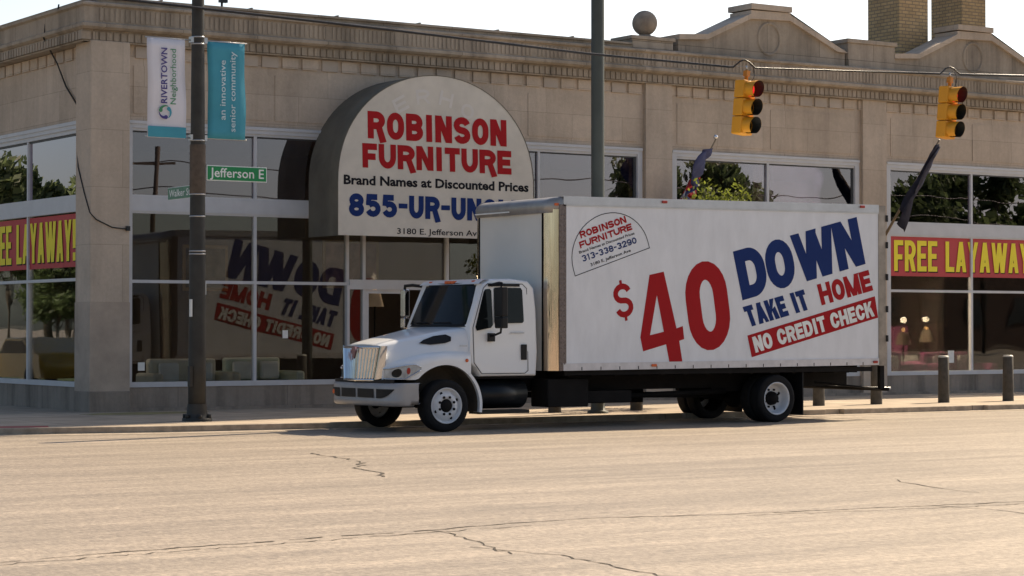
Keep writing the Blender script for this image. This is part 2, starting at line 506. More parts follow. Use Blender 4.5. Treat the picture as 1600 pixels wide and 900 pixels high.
M['sgreenf'] = mat('sign_green_faded', (.09, .22, .14), .5, var=.2, vscale=12)
M['swhite'] = mat('sign_white', (.75, .77, .75), .5)
M['layr'] = mat('poster_red', (.50, .05, .055), .6, var=.05)
M['layy'] = mat('poster_yellow', (.92, .76, .03), .6, var=.04)
M['boll'] = mat('bollard_brown', (.060, .052, .040), .75, var=.3, vscale=10)
M['bcap'] = mat('bollard_cap', (.5, .48, .42), .5, .2)
M['flagb'] = mat('flag_navy', (.05, .06, .15), .8, var=.15)
M['flagr'] = mat('flag_red', (.50, .03, .03), .8, var=.1)
M['flagw'] = mat('flag_white', (.7, .68, .66), .8)
M['flagd'] = mat('flag_dark', (.022, .025, .05), .8, var=.4, vscale=6)
M['fpole'] = mat('wooden_flagstaff', (.24, .19, .13), .6, var=.2)
M['silver'] = mat('silver_ball', (.8, .8, .8), .2, .9)
M['bark'] = mat('bark', (.07, .055, .04), .95, var=.3, vscale=10)
def leafmat(name, c, tl=.5):
    m = bpy.data.materials.new(name); m.use_nodes = True
    t = m.node_tree; p = t.nodes['Principled BSDF']; out = t.nodes['Material Output']
    oi = N(t, 'ShaderNodeNewGeometry'); r = N(t, 'ShaderNodeValToRGB')
    r.color_ramp.elements[0].color = (*[x * .55 for x in c], 1); r.color_ramp.elements[1].color = (*[min(1, x * 1.5) for x in c], 1)
    t.links.new(oi.outputs['Random Per Island'], r.inputs[0]); t.links.new(r.outputs[0], p.inputs['Base Color'])
    p.inputs['Roughness'].default_value = .55
    tr = N(t, 'ShaderNodeBsdfTranslucent'); t.links.new(r.outputs[0], tr.inputs[0])
    mx = N(t, 'ShaderNodeMixShader'); mx.inputs[0].default_value = tl
    t.links.new(p.outputs[0], mx.inputs[1]); t.links.new(tr.outputs[0], mx.inputs[2]); t.links.new(mx.outputs[0], out.inputs[0])
    return m
M['leaf'] = leafmat('leaf_dark', (.12, .165, .065))
M['leafy'] = leafmat('leaf_gold', (.13, .155, .025), .55)

def asphalt():
    m = bpy.data.materials.new('road_surface'); m.use_nodes = True
    t = m.node_tree; L = t.links.new; p = t.nodes['Principled BSDF']
    g = N(t, 'ShaderNodeNewGeometry')
    def noise(scale, st, lo, hi, a, b, det=5):
        mp = N(t, 'ShaderNodeMapping'); mp.inputs['Scale'].default_value = st; L(g.outputs['Position'], mp.inputs[0])
        n = N(t, 'ShaderNodeTexNoise'); n.inputs['Scale'].default_value = scale; n.inputs['Detail'].default_value = det
        n.inputs['Roughness'].default_value = .8
        L(mp.outputs[0], n.inputs['Vector'])
        r = N(t, 'ShaderNodeMapRange'); r.inputs[1].default_value = lo; r.inputs[2].default_value = hi; r.inputs[3].default_value = a; r.inputs[4].default_value = b
        L(n.outputs[0], r.inputs[0]); return r.outputs[0], n
    a, _ = noise(.3, (.3, 1.2, 1), .3, .7, .76, 1.18)
    b, _ = noise(1.1, (.04, 1, 1), .35, .68, .70, 1.18)
    c, nf = noise(22, (1, .6, 1), .32, .68, .50, 1.46, 6)
    d, _ = noise(8, (1.2, .6, 1), .32, .68, .74, 1.22, 8)
    e_, _ = noise(3.1, (.35, 1, 1), .4, .75, 1.06, .84)
    x = a
    for y in (b, c, d, e_):
        mu = N(t, 'ShaderNodeMath', operation='MULTIPLY'); L(x, mu.inputs[0]); L(y, mu.inputs[1]); x = mu.outputs[0]
    vm = N(t, 'ShaderNodeVectorMath', operation='SCALE'); vm.inputs[0].default_value = (.33, .272, .21); L(x, vm.inputs['Scale'])
    L(vm.outputs[0], p.inputs['Base Color'])
    p.inputs['Roughness'].default_value = .55; p.inputs['Specular IOR Level'].default_value = .65
    bp = N(t, 'ShaderNodeBump'); bp.inputs['Strength'].default_value = .35; bp.inputs['Distance'].default_value = .012
    L(nf.outputs[0], bp.inputs['Height']); L(bp.outputs[0], p.inputs['Normal'])
    return m
M['asphalt'] = asphalt()
def slabs():
    m = bpy.data.materials.new('sidewalk_concrete'); m.use_nodes = True
    t = m.node_tree; L = t.links.new; p = t.nodes['Principled BSDF']; g = N(t, 'ShaderNodeNewGeometry')
    br = N(t, 'ShaderNodeTexBrick'); br.offset = 0; br.inputs['Scale'].default_value = 1
    br.inputs['Brick Width'].default_value = 1.6; br.inputs['Row Height'].default_value = 1.6; br.inputs['Mortar Size'].default_value = .012
    br.inputs['Color1'].default_value = (.42, .345, .26, 1); br.inputs['Color2'].default_value = (.37, .295, .215, 1); br.inputs['Mortar'].default_value = (.13, .11, .09, 1)
    L(g.outputs['Position'], br.inputs['Vector'])
    n = N(t, 'ShaderNodeTexNoise'); n.inputs['Scale'].default_value = 1.3; n.inputs['Detail'].default_value = 8; L(g.outputs['Position'], n.inputs['Vector'])
    r = N(t, 'ShaderNodeMapRange'); r.inputs[1].default_value = .3; r.inputs[2].default_value = .7; r.inputs[3].default_value = .8; r.inputs[4].default_value = 1.15
    L(n.outputs[0], r.inputs[0])
    vm = N(t, 'ShaderNodeVectorMath', operation='SCALE'); L(br.outputs[0], vm.inputs[0]); L(r.outputs[0], vm.inputs['Scale']); L(vm.outputs[0], p.inputs['Base Color'])
    p.inputs['Roughness'].default_value = .85
    return m
M['walk'] = slabs()

# ------------------------------------------------------------------ ground
g = MB(); g.face([(-900, -900, 0), (1500, -900, 0), (1500, 1500, 0), (-900, 1500, 0)])
tag(g.build('road', M['asphalt']), kind='structure')
edge = [(9.0, 36.5), (10.5, 35.1), (13.0, 34.3), (15.5, 33.65), (18, 33.42), (22, 33.4), (260, 33.4)]
sw = MB()
inner = [(x + (.16 if i < 2 else 0), y + .15) for i, (x, y) in enumerate(edge)]
sw.prism(inner + [(260, 62), (9.16, 62)], 'z', -.1, .1)
tag(sw.build('sidewalk', M['walk']), kind='structure')
kb = MB()
for i in range(len(edge) - 1):
    (x0, y0), (x1, y1) = edge[i], edge[i + 1]
    (a0, b0), (a1, b1) = inner[i], inner[i + 1]
    n = 1 if i < 5 else 60
    for k in range(n):
        f0, f1 = k / n, (k + 1) / n - (.002 if n > 1 else 0)
        kb.prism([(x0 + (x1 - x0) * f0, y0 + (y1 - y0) * f0), (x0 + (x1 - x0) * f1, y0 + (y1 - y0) * f1),
                  (a0 + (a1 - a0) * f1, b0 + (b1 - b0) * f1), (a0 + (a1 - a0) * f0, b0 + (b1 - b0) * f0)], 'z', -.1, .106)
kb.box(9, 36.5, -.1, 9.16, 62, .106)
tag(kb.build('kerb', M['curb'], bevel=.015), kind='structure')
gp = MB()
for i in range(1, len(edge) - 1):
    (x0, y0), (x1, y1) = edge[i], edge[i + 1]
    gp.face([(x0, y0 - .55, .004), (x1, y1 - .55, .004), (x1, y1, .004), (x0, y0, .004)])
tag(gp.build('gutter', M['curb']), kind='structure')
rp_ = MB(); rp_.face([(12.2, 34.75, .104), (13.7, 34.30, .104), (13.9, 34.85, .104), (12.4, 35.3, .104)])
tag(rp_.build('ramp_pad', mat('red_tactile_pad', (.30, .06, .05), .8, var=.2, vscale=8)), kind='structure')
ms = MB(); r5 = random.Random(5); ring_ = []
for k in range(26):
    a_ = 2 * math.pi * k / 26; ring_.append((17.5 + 1.35 * math.cos(a_) * r5.uniform(.8, 1.1), 39.0 + .55 * math.sin(a_) * r5.uniform(.7, 1.15), .104))
ms.face(ring_); tag(ms.build('pavement_stain', mat('mossy_stain', (.27, .23, .10), .95, var=.25, vscale=5)), kind='structure')
M['crack'] = mat('crack_dark', (.055, .045, .035), .95, var=.4, vscale=8)
M['patch'] = mat('worn_patch', (.20, .175, .135), .8, var=.15, vscale=30)
cr = MB()
def crack(pts, wd, jig=.05, seg=.25):
    r = random.Random(len(pts) * 31 + int(pts[0][0] * 10))
    P = []
    for i in range(len(pts) - 1):
        a = Vector(pts[i]); b = Vector(pts[i + 1]); n = max(1, int((b - a).length / seg))
        for k in range(n): P.append(a.lerp(b, k / n) + Vector((r.uniform(-jig, jig), r.uniform(-jig, jig))))
    P.append(Vector(pts[-1]))
    for i in range(len(P) - 1):
        if r.random() < .05: continue
        d = (P[i + 1] - P[i]).normalized(); n_ = Vector((-d.y, d.x)); w0 = wd * r.uniform(.35, 1.3); w1 = wd * r.uniform(.35, 1.3)
        cr.face([(*(P[i] + n_ * w0), .004), (*(P[i] - n_ * w0), .004), (*(P[i + 1] - n_ * w1), .004), (*(P[i + 1] + n_ * w1), .004)])
crack([(3, 15.3), (5.88, 15.64), (6.98, 15.87), (8.11, 15.97), (8.93, 16.09), (9.81, 16.13), (10.77, 16.31), (11.68, 16.34), (12.9, 16.03), (14.06, 15.86), (15.24, 15.72), (16.31, 15.59), (19, 15.4)], .017, .03, .15)
for pp_ in ([(5.5, 15.45), (8, 15.75), (10.8, 16.05)], [(13, 15.8), (15, 15.5), (17, 15.3)]): crack(pp_, .010, .05, .1)
crack([(9.81, 16.13), (9.75, 15.6), (9.6, 14.99), (9.4, 14.5), (9.31, 14.1)], .010, .05, .12)
crack([(14.6, 27.16), (14.4, 26.3), (14.29, 25.57), (14.01, 24.59), (13.47, 23.86), (13.27, 22.97), (12.9, 22.2)], .020, .06, .15)
crack([(9.3, 14.7), (9.55, 13.94), (9.48, 13.1), (9.36, 12.33), (9.3, 11.6)], .010, .04, .12)
crack([(17.5, 18.6), (17.12, 17.96), (16.9, 17.3), (16.81, 16.69)], .011, .06)
crack([(15.24, 15.72), (15.3, 15.0), (15.2, 14.4)], .009, .05)
tag(cr.build('road_cracks', M['crack']), kind='structure')

lw = MB(); lw.face([(-60, 64, .006), (6, 64, .006), (6, 160, .006), (-60, 160, .006)])
tag(lw.build('lawn', mat('grass_lawn', (.05, .075, .025), .9, var=.3, vscale=2)), kind='structure')

# ------------------------------------------------------------------ furniture store
FY = 40.2
store = thing('furniture_store', (17, 40.2, .1), 'long tan limestone furniture store with big shop windows and gabled parapet', 'building')
wl = MB()
X_END = 75.0
bays = [(17.57, 29.97), (30.81, 36.44), (37.32, 42.95), (43.83, 49.46), (50.3, 55.97)]
# front wall: plinth, head, piers between bays
wl.box(17.5, 40.12, .05, X_END, 40.6, .56, 1)
wl.box(17.5, 40.12, 5.71, X_END, 40.6, 7.9, 0)
px = 17.64
for i, (a, b) in enumerate(bays):
    nb = bays[i + 1][0] if i + 1 < len(bays) else X_END
    wl.box(b, 40.12, .56, nb, 40.6, 5.71, 0)
wl.box(17.6, 40.0, .05, X_END, 40.118, .16, 1)
# left wall faces -X, and back / far walls, roof
LX = 16.9
wl.box(LX, 40.6, .05, LX + .5, 62, .56, 1)
wl.box(LX, 40.6, 5.72, LX + .5, 62, 7.9, 0)
wl.box(LX, 48.5, .56, LX + .5, 62, 5.72, 0)
wl.box(LX + .5, 61.5, .05, X_END, 62, 7.9, 0)
wl.box(X_END - .5, 40.6, .05, X_END, 61.5, 7.9, 0)

rf = MB(); rf.box(17.4, 40.6, 7.3, X_END - .5, 61.5, 7.5)
rf.build('roof', mat('roof_felt', (.1, .1, .1), .9), store)
# piers
pr_ = MB()
pr_.box(16.76, 39.93, .05, 17.57, 40.66, 7.2)
pr_.build('corner_pier', M['lime_pier'], store, bevel=.02)
pb = MB(); pb.box(16.745, 39.915, .05, 17.585, 40.67, .5); pb.build('pier_base', M['plinth'], store, bevel=.01)
pd = MB(); pd.box(16.755, 39.925, .5, 17.575, 40.665, 2.2); pd.build('pier_lower_block', mat('stained_stone', (.42, .345, .275), .9, var=.2, vscale=1.4, bump=.2), store)
for (x0, x1) in [(30.02, 30.76), (36.5, 37.26), (43.0, 43.78), (49.5, 50.25)]:
    q = MB(); q.box(x0, 40.03, .05, x1, 40.119, 7.17); q.build('pilaster', M['lime_pier'], store)
# frieze blocks under the dentils, dentil row, fluted band, cornice
for a_, b_ in bays[:4]:
    n_ = 4 if a_ < 18 else 2
    for k_ in range(n_):
        x0_, x1_ = a_ + .15 + (b_ - a_ - .15) * k_ / n_, a_ + (b_ - a_ - .15) * (k_ + 1) / n_
        wl.box(x0_, 40.108, 5.86, x1_, 40.1195, 6.78, 0)
fz = wl; r2 = random.Random(3)
x = 17.75
while x < 48:
    wdt = .26
    fz.box(x, 40.08, 6.93, x + .36, 40.119, 7.15, 2 if r2.random() < .25 else 0)
    x += .455
y = 41.1
while y < 50:
    fz.box(LX - .04, y, 6.93, LX - .001, y + .36, 7.15, 2 if r2.random() < .15 else 0); y += .455
wl.build('wall', [M['lime'], M['plinth'], M['lime_block']], store)
dn = MB()
x = 16.66
while x < 50:
    dn.box(x, 39.938, 7.2, x + .105, 39.99, 7.36); x += .145
y = 40.0
while y < 50:
    dn.box(16.57, y, 7.2, 16.64, y + .10, 7.36); y += .145
dn.box(16.57, 39.93, 7.2, 16.66, 40.0, 7.36); dn.box(16.64, 39.965, 7.17, X_END, 40.119, 7.4); dn.box(16.61, 39.97, 7.17, 16.899, 62, 7.4)
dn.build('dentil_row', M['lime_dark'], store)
cn = MB()
# cornice profile swept along both fronts (front: y, z)
prof = [(40.119, 7.40), (39.84, 7.40), (39.78, 7.44), (39.78, 7.50), (39.84, 7.53), (39.84, 7.82), (39.78, 7.85), (39.78, 7.89), (40.0, 7.95), (40.119, 7.95)]
F = [[(X_END, y, z) for y, z in prof], [(16.9 + (y - 40.2) + .05, y, z) for y, z in prof]]
Lr = [[(16.9 + (y - 40.2) + .05, y, z) for y, z in prof], [(16.9 + (y - 40.2) + .05, 62, z) for y, z in prof]]
cn.grid(F, smooth=False); cn.grid(Lr, smooth=False)
x = 16.9; k = 0
while x < 50:
    if k % 16 != 15: cn.box(x, 39.826, 7.56, x + .06, 39.839, 7.80)
    x += .105; k += 1
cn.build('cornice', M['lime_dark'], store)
pa = MB()
pa.box(16.9, 39.98, 7.9, 29.6, 40.4, 8.0); pa.box(16.87, 39.93, 8.0, 29.6, 40.45, 8.05)
pa.box(16.9, 40.4, 7.9, 17.3, 62, 8.0); pa.box(16.87, 40.45, 8.0, 17.35, 62, 8.05)
pa.box(29.6, 39.98, 7.95, 30.75, 40.7, 8.14); pa.box(29.56, 39.94, 8.14, 30.79, 40.75, 8.22)
x = 18.2; jt = pa
while x < 29.4:
    jt.box(x, 39.92, 8.052, x + .05, 40.44, 8.075); x += 1.95
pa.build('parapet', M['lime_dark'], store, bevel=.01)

bl = MB(); cx, cyy = 30.19, 40.3
bl.lathe([(.26, 8.221), (.26, 8.25), (.17, 8.27), (.12, 8.30), (.12, 8.33)], (cx, cyy, 0), 'z', 20); bl.sphere((cx, cyy, 8.56), .285, 28)
bl.build('ball_finial', mat('finial_stone', (.30, .245, .19), .9, var=.25, vscale=5), store)
def gable(x0):
    a = MB()
    out = [(x0, 7.93), (x0 + 5.0, 7.93), (x0 + 5.0, 8.34), (x0 + 4.68, 8.36), (x0 + 3.2, 9.0), (x0 + 3.2, 9.06), (x0 + 2.1, 9.04), (x0 + 2.1, 8.94), (x0 + .8, 8.36), (x0, 8.30)]
    a.prism(out, 'y', 40.05, 40.5)
    a.build('gable', M['lime_dark'], store)
    c = MB()
    cop = [(x0 - .03, 8.22), (x0 + .78, 8.27), (x0 + 2.06, 8.84), (x0 + 3.24, 8.88), (x0 + 4.7, 8.26), (x0 + 5.02, 8.25),
           (x0 + 5.02, 8.37), (x0 + 4.72, 8.40), (x0 + 3.24, 9.02), (x0 + 3.24, 9.06), (x0 + 2.06, 9.04), (x0 + 2.06, 8.96), (x0 + .78, 8.39), (x0 - .03, 8.34)]
    n = len(cop)
    for i in range(6):
        j = n - 1 - i
        if i == 5: break
        c.prism([cop[i], cop[i + 1], cop[j - 1], cop[j]], 'y', 39.97, 40.75)
    c.box(x0 + 2.04, 39.93, 9.07, x0 + 3.26, 40.8, 9.2)
    c.build('gable_coping', M['lime'], store)
    m = MB()
    mx, mz = x0 + 2.65, 8.42
    rows = []
    for t in range(36):
        a_ = 2 * math.pi * t / 36
        rows.append([(mx + r * math.cos(a_), y, mz + r * 1.12 * math.sin(a_)) for r, y in ((.36, 40.049), (.34, 40.02), (.31, 40.02), (.29, 40.045))])
    m.grid(rows, close_u=True)
    m.build('gable_medallion', M['lime_dark'], store)
for gx in (30.95, 37.52, 44.1):
    gable(gx)
for bx in (36.0, 42.57):
    b_ = MB(); b_.box(bx, 39.99, 7.93, bx + 1.5, 40.6, 8.5); b_.box(bx - .05, 39.95, 8.5, bx + 1.55, 40.65, 8.6); b_.build('parapet_block', M['lime_dark'], store, bevel=.01)

# shop windows: frame + panes per bay
ZS = [.56, 2.62, 3.96, 4.25, 5.71]   # sill, mid rail, band bottom, band top, head
def window_front(a, b, muls, lowmul=None):
    wdw = MB()
    F0, F1 = 40.13, 40.24
    wdw.box(a, F0 - .03, .56, b, F1, .66)
    wdw.box(a, F0 - .03, 5.58, b, F1, 5.71); wdw.box(a, F0 - .055, 5.66, b, F0 - .031, 5.72)
    wdw.box(a, F0 - .03, .66, a + .13, F1, 5.58); wdw.box(b - .13, F0 - .03, .66, b, F1, 5.58)
    wdw.box(a + .13, F0 - .01, 3.97, b - .13, F1, 4.24); wdw.box(a + .13, F0 - .02, 3.97, b - .13, F0 - .011, 4.0)
    wdw.box(a + .13, F0, 2.58, b - .13, F1, 2.64)
    wdw.box(a + .13, F0, 4.24, b - .13, F1, 4.29); wdw.box(a + .13, F0, 5.53, b - .13, F1, 5.58); wdw.box(a + .13, F0, 3.93, b - .13, F1, 3.97)
    for m in muls:
        wdw.box(m - .032, F0 + .003, 4.29, m + .032, F1 - .003, 5.53)
    for m in (lowmul or muls):
        wdw.box(m - .032, F0 + .003, .66, m + .032, F1 - .003, 2.58); wdw.box(m - .032, F0 + .003, 2.64, m + .032, F1 - .003, 3.93)
    fr = wdw.build('shop_window', M['alu'], store)
    gk = MB()
    for m in muls: gk.box(m - .075, 40.20, 4.30, m - .033, 40.235, 5.52)
    gk.box(a + .13, 40.165, 5.50, b - .13, 40.235, 5.529); gk.box(b - .19, 40.165, 4.30, b - .131, 40.235, 5.50)
    gk.build('gasket', M['alu_d'], fr)
    ps = MB()
    if a < 18:
        ps.box(a + .1, 40.185, .62, 22.88, 40.193, 3.99); ps.box(22.88, 40.185, 2.6, 24.88, 40.193, 3.99); ps.box(24.88, 40.185, .62, b - .1, 40.193, 3.99)
    else:
        ps.box(a + .1, 40.185, .62, b - .1, 40.193, 3.99)
    ps.build('pane', M['glass_low'], fr)
    pu = MB(); pu.box(a + .1, 40.185, 4.23, b - .1, 40.193, 5.6)
    pu.build('transom_pane', M['glass_up'], fr)
    return fr
window_front(17.57, 29.97, [20.36, 23.2, 27.2], [20.36, 22.47, 22.86, 24.88, 27.2])
window_front(30.81, 36.44, [33.64])
window_front(37.32, 42.95, [40.2])
window_front(43.83, 49.46, [46.65])
window_front(50.3, 55.97, [53.1])
for (x_, z_, w__, h__) in ((17.86, .88, .14, .16), (21.0, 1.5, .12, .16), (39.42, .85, .2, .3), (25.3, 2.0, .3, .2)):
    nq = MB(); nq.box(x_, 40.179, z_, x_ + w__, 40.183, z_ + h__); nq.build('paper_notice', M['swhite'], store)
# entrance: thicker posts, door leaf
dr = MB()
dr.box(22.44, 40.10, .66, 22.50, 40.129, 2.58); dr.box(22.50, 40.10, 2.50, 24.85, 40.129, 2.70)
dr.box(22.9, 40.16, .2, 22.98, 40.18, 2.5); dr.box(23.84, 40.16, .2, 23.9, 40.18, 2.5); dr.box(22.98, 40.16, .2, 23.84, 40.18, .45); dr.box(22.98, 40.16, 2.42, 23.84, 40.18, 2.5)
dr.build('door', M['alu'], store)
# left facade window
wv = MB(); FX0, FX1 = LX + .01, LX + .13
ya, yb = 40.6, 48.5
wv.box(FX0 - .03, ya, .56, FX1, yb, .66); wv.box(FX0 - .03, ya, 5.58, FX1, yb, 5.72); wv.box(FX0 - .05, ya, 5.66, FX0 - .031, yb, 5.73)
wv.box(FX0 - .01, ya, 3.97, FX1, yb, 4.3); wv.box(FX0, ya, 2.62, FX1, yb, 2.68)
wv.box(FX0, ya, 5.5, FX1, yb, 5.58)
for m in (43.55, 46.1):
    wv.box(FX0 + .003, m - .035, .66, FX1, m + .035, 2.62); wv.box(FX0 + .003, m - .035, 2.68, FX1, m + .035, 3.97); wv.box(FX0 + .003, m - .035, 4.3, FX1, m + .035, 5.5)
fr = wv.build('side_window', M['alu'], store)
gk = MB()
for m in (43.55, 46.1): gk.box(FX0 + .06, m - .12, 4.31, FX0 + .1, m - .036, 5.5)
gk.box(FX0 + .03, ya, 5.46, FX0 + .1, yb, 5.499)
gk.build('gasket', M['alu_d'], fr)
ps = MB(); ps.box(FX0 + .05, ya, .62, FX0 + .058, yb, 4.0); ps.build('pane', glass('side_shop_glass', (.75, .78, .78), .8, .0), fr)
pu = MB(); pu.box(FX0 + .05, ya, 4.25, FX0 + .058, yb, 5.6); pu.build('transom_pane', glass('side_transom_glass', (.3, .31, .33), 2.2, .22, gcol=(1.0, .9, 1.0)), fr)
# interior shell
it = MB()
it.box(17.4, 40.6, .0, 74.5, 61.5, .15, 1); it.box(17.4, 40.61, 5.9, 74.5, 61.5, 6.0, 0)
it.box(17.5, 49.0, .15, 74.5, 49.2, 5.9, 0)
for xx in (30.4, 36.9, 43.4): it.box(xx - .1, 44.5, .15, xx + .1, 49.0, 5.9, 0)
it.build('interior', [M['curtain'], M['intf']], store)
cbm = MB()
cbm.tube([(16.86, 41.78, 8.1), (16.86, 41.86, 7.9), (16.6, 41.84, 7.69), (16.55, 41.78, 7.4), (16.8, 41.7, 6.91), (16.86, 41.4, 6.44), (16.86, 40.75, 5.97)], .017, 6)
cbm.tube([(16.80, 40.67, 5.3), (16.745, 40.5, 4.8), (16.745, 40.2, 4.3), (16.745, 39.92, 3.9), (16.88, 39.915, 3.77), (17.2, 39.915, 3.63), (17.5, 39.91, 3.6)], .012, 6)
cbm.box(17.48, 39.88, 3.57, 17.56, 39.925, 3.66)
cbm.build('wall_cable', M['cable'], store)
vn = MB(); vn.tube([(21.5, 44, 7.4), (21.5, 44, 8.85)], .025, 6); vn.box(21.44, 43.95, 8.78, 21.62, 44.05, 8.9)
vn.build('roof_vent_pipe', M['cable'], store)

# brick stacks behind the parapet (tall twin chimneys)
for nm, x0, x1, y0, y1, lab in (('brick_chimney', 38.6, 39.57, 41.0, 42.14, 'yellow brick chimney stack behind the parapet, left of the pair'),
                                ('brick_chimney', 43.03, 43.92, 43.3, 44.46, 'yellow brick chimney stack behind the parapet, right of the pair')):
    c_ = thing(nm, (x0, y0, 7.5), lab, 'chimney', 'yellow brick chimney stacks on the store roof')
    m = MB(); m.box(x0, y0, 7.5, x1, y1, 32); m.build('shaft', M['brick'], c_)  # unseen upper height added to throw shade on the left sidewalk
    m = MB(); m.box(x0 - .08, y0 - .08, 32, x1 + .08, y1 + .08, 32.3); m.build('cap', M['lime'], c_)

# ------------------------------------------------------------------ awning sign
aw = thing('awning_sign', (24, 40.1, 3.55), 'half round cream awning with red ROBINSON FURNITURE lettering over the shop entrance', 'awning')
AY = 38.91
xc, zb0, zs = 23.9, 3.55, 4.6
hw, hh = 2.33, 2.25
outl = [(xc - hw, zb0), (xc - hw, zb0 + .5)]
for k in range(0, 41):
    a_ = math.pi - math.pi * k / 40
    outl.append((xc + hw * math.cos(a_) * (1 if True else 1), zs + hh * abs(math.sin(a_)) ** .92))
outl += [(xc + hw, zb0 + .5), (xc + hw, zb0)]
fc = MB(); fc.prism([(x, z) for x, z in outl], 'y', AY, AY + .03); fc.build('front_panel', M['cream'], aw)
hd = MB(); rows = [[(x, AY + .012, z) for x, z in off_poly(outl, 0)], [(x, 40.11, z) for x, z in outl]]
# hood skin just outside the panel
oo = [(xc + (x - xc) * 1.008, zb0 + (z - zb0) * 1.006 - .01) for x, z in outl]
hd.grid([[(x, AY - .006, z) for x, z in oo], [(x, AY + .4, z) for x, z in oo], [(x, 40.11, z) for x, z in oo]])
hd.grid([[(xc + (x - xc) * .995, AY - .006, z - .015) for x, z in oo], [(x, AY - .006, z) for x, z in oo]], smooth=False)
hd.build('hood', M['awn'], aw)
def mA(s, z, l): return (s, AY - .003 - l, z)
tx = MB()
put_text(tx, 'ROBINSON', (22.24, 5.50), (25.56, 5.48), (22.23, 6.05), mA, t=.255, gap=.08, mi=0, deco=True)
put_text(tx, 'FURNITURE', (22.12, 4.91), (25.68, 4.90), (22.11, 5.40), mA, t=.265, gap=.075, mi=0, deco=True)
put_font(tx, 'Brand Names at Discounted Prices', (21.69, 4.57), (26.11, 4.56), (21.69, 4.755), mA, 2, .035)
put_text(tx, '855-UR-UNCLE', (21.81, 3.93), (25.97, 3.91), (21.81, 4.39), mA, t=.26, gap=.08, mi=1, deco=True)
put_font(tx, '3180 E. Jefferson Ave', (22.92, 3.605), (24.93, 3.60), (22.92, 3.725), mA, 2, .012)
gl_ = 'ERHO'
for i, ch in enumerate(gl_):
    a_ = R(118 - i * 20); cx_, cz_ = 23.75 + 1.45 * math.cos(a_), 4.72 + 1.55 * math.sin(a_)
    dx, dz = math.sin(a_) * .16, -math.cos(a_) * .16; ux, uz = math.cos(a_) * .2, math.sin(a_) * .2
    put_text(tx, ch, (cx_ - dx, cz_ - dz), (cx_ + dx, cz_ + dz), (cx_ - dx + ux * 1.5, cz_ - dz + uz * 1.5), mA, t=.2, mi=3)
tx.build('lettering', [M['red'], M['blue'], M['ink'], M['ghost']], aw, weld=False)

# ------------------------------------------------------------------ FREE LAYAWAY banners inside the glass
def lay_banner(base, label, ax, s0, s1, z0, z1, mapf, tb, te):
    t = thing('layaway_banner', base, label, 'banner', 'red FREE LAYAWAY banners in the shop windows')
    m = MB(); m.face([mapf(s0, z0, 0), mapf(s1, z0, 0), mapf(s1, z1, 0), mapf(s0, z1, 0)])
    a = [mapf(s0, z0, -.004), mapf(s1, z0, -.004), mapf(s1, z1, -.004), mapf(s0, z1, -.004)]; m.face(a[::-1])
    m.build('sheet', M['layr'], t)
    q = MB()
    put_text(q, 'FREE LAYAWAY!', (tb + .03, z0 + .09), (te + .015, z0 + .10), (tb + .015, z1 - .13), mapf, t=.165, gap=.065, mi=1, lift=.002)
    put_text(q, 'FREE LAYAWAY!', (tb, z0 + .12), (te, z0 + .12), (tb, z1 - .11), mapf, t=.165, gap=.065, mi=0, lift=.008)
    q.build('lettering', [M['layy'], M['ink']], t, weld=False)
lay_banner((37.5, 40.3, 3), 'red banner with yellow FREE LAYAWAY letters in the front window right of the truck', 'x', 37.47, 42.8, 2.97, 3.95,
           lambda s, z, l: (s, 40.178 - l, z), 37.62, 42.5)
lay_banner((17.08, 41, 3), 'red banner with yellow FREE LAYAWAY letters in the side window left of the corner pier', 'y', 40.7, 46.0, 2.9, 3.94,
           lambda s, z, l: (16.952 - l, 86.9 - s, z), 40.95, 45.85)

# ------------------------------------------------------------------ the box truck
YC = 32.45; AX = 19.37
truck = thing('box_truck', (AX, YC, 0), 'white furniture delivery box truck with $40 DOWN graphics parked at the kerb', 'truck')
# cargo box, leaning a little nose-down
BX0, BX1, BY0, BY1 = 21.64, 28.82, 31.2, 33.7
def zt(x): return 3.93 + (x - 21.64) * .0095
def zb(x): return .98 + (x - 21.64) * .005
bx = MB()
def slab_box(m, x0, x1, y0, y1, f0, f1, mi=0):
    c = [(x0, y0, f0(x0)), (x1, y0, f0(x1)), (x1, y1, f0(x1)), (x0, y1, f0(x0)), (x0, y0, f1(x0)), (x1, y0, f1(x1)), (x1, y1, f1(x1)), (x0, y1, f1(x0))]
    for q in ((0, 3, 2, 1), (4, 5, 6, 7), (0, 1, 5, 4), (1, 2, 6, 5), (2, 3, 7, 6), (3, 0, 4, 7)):
        m.face([c[i] for i in q], mi)
slab_box(bx, BX0, BX1, BY0, BY1, zb, zt)
box = bx.build('cargo_box', M['boxw'], truck)
rl = MB()
for (y0, y1) in ((BY0 - .02, BY0 - .001), (BY1 + .001, BY1 + .02)):
    rl = MB(); slab_box(rl, BX0, BX1, y0, y1, lambda x: zt(x) - .13, lambda x: zt(x) + .012)
    slab_box(rl, BX0, BX1, y0 + (.008 if y0 < 32 else 0), y1 - (.008 if y0 > 32 else 0), lambda x: zt(x) - .155, lambda x: zt(x) - .131, 0)
    rl.build('top_rail', M['rail'], box)
M['brail'] = mat('bottom_rail_paint', (.62, .60, .60), .45, var=.12, vscale=6)
for (y0, y1, s_) in ((BY0 - .014, BY0 - .001, -1), (BY1 + .001, BY1 + .014, 1)):
    rb = MB(); slab_box(rb, BX0, BX1, y0, y1, zb, lambda x: zb(x) + .125)
    rb.build('bottom_rail', M['brail'], box)
x = 22.02
while x < 28.7:
    for (y0, y1) in ((BY0 - .017, BY0 - .0141), (BY1 + .0141, BY1 + .017)):
        ck = MB(); ck.box(x - .008, y0, zb(x) + .005, x + .008, y1, zb(x) + .06); ck.build('rail_clip', M['chas'], box)
    x += .4
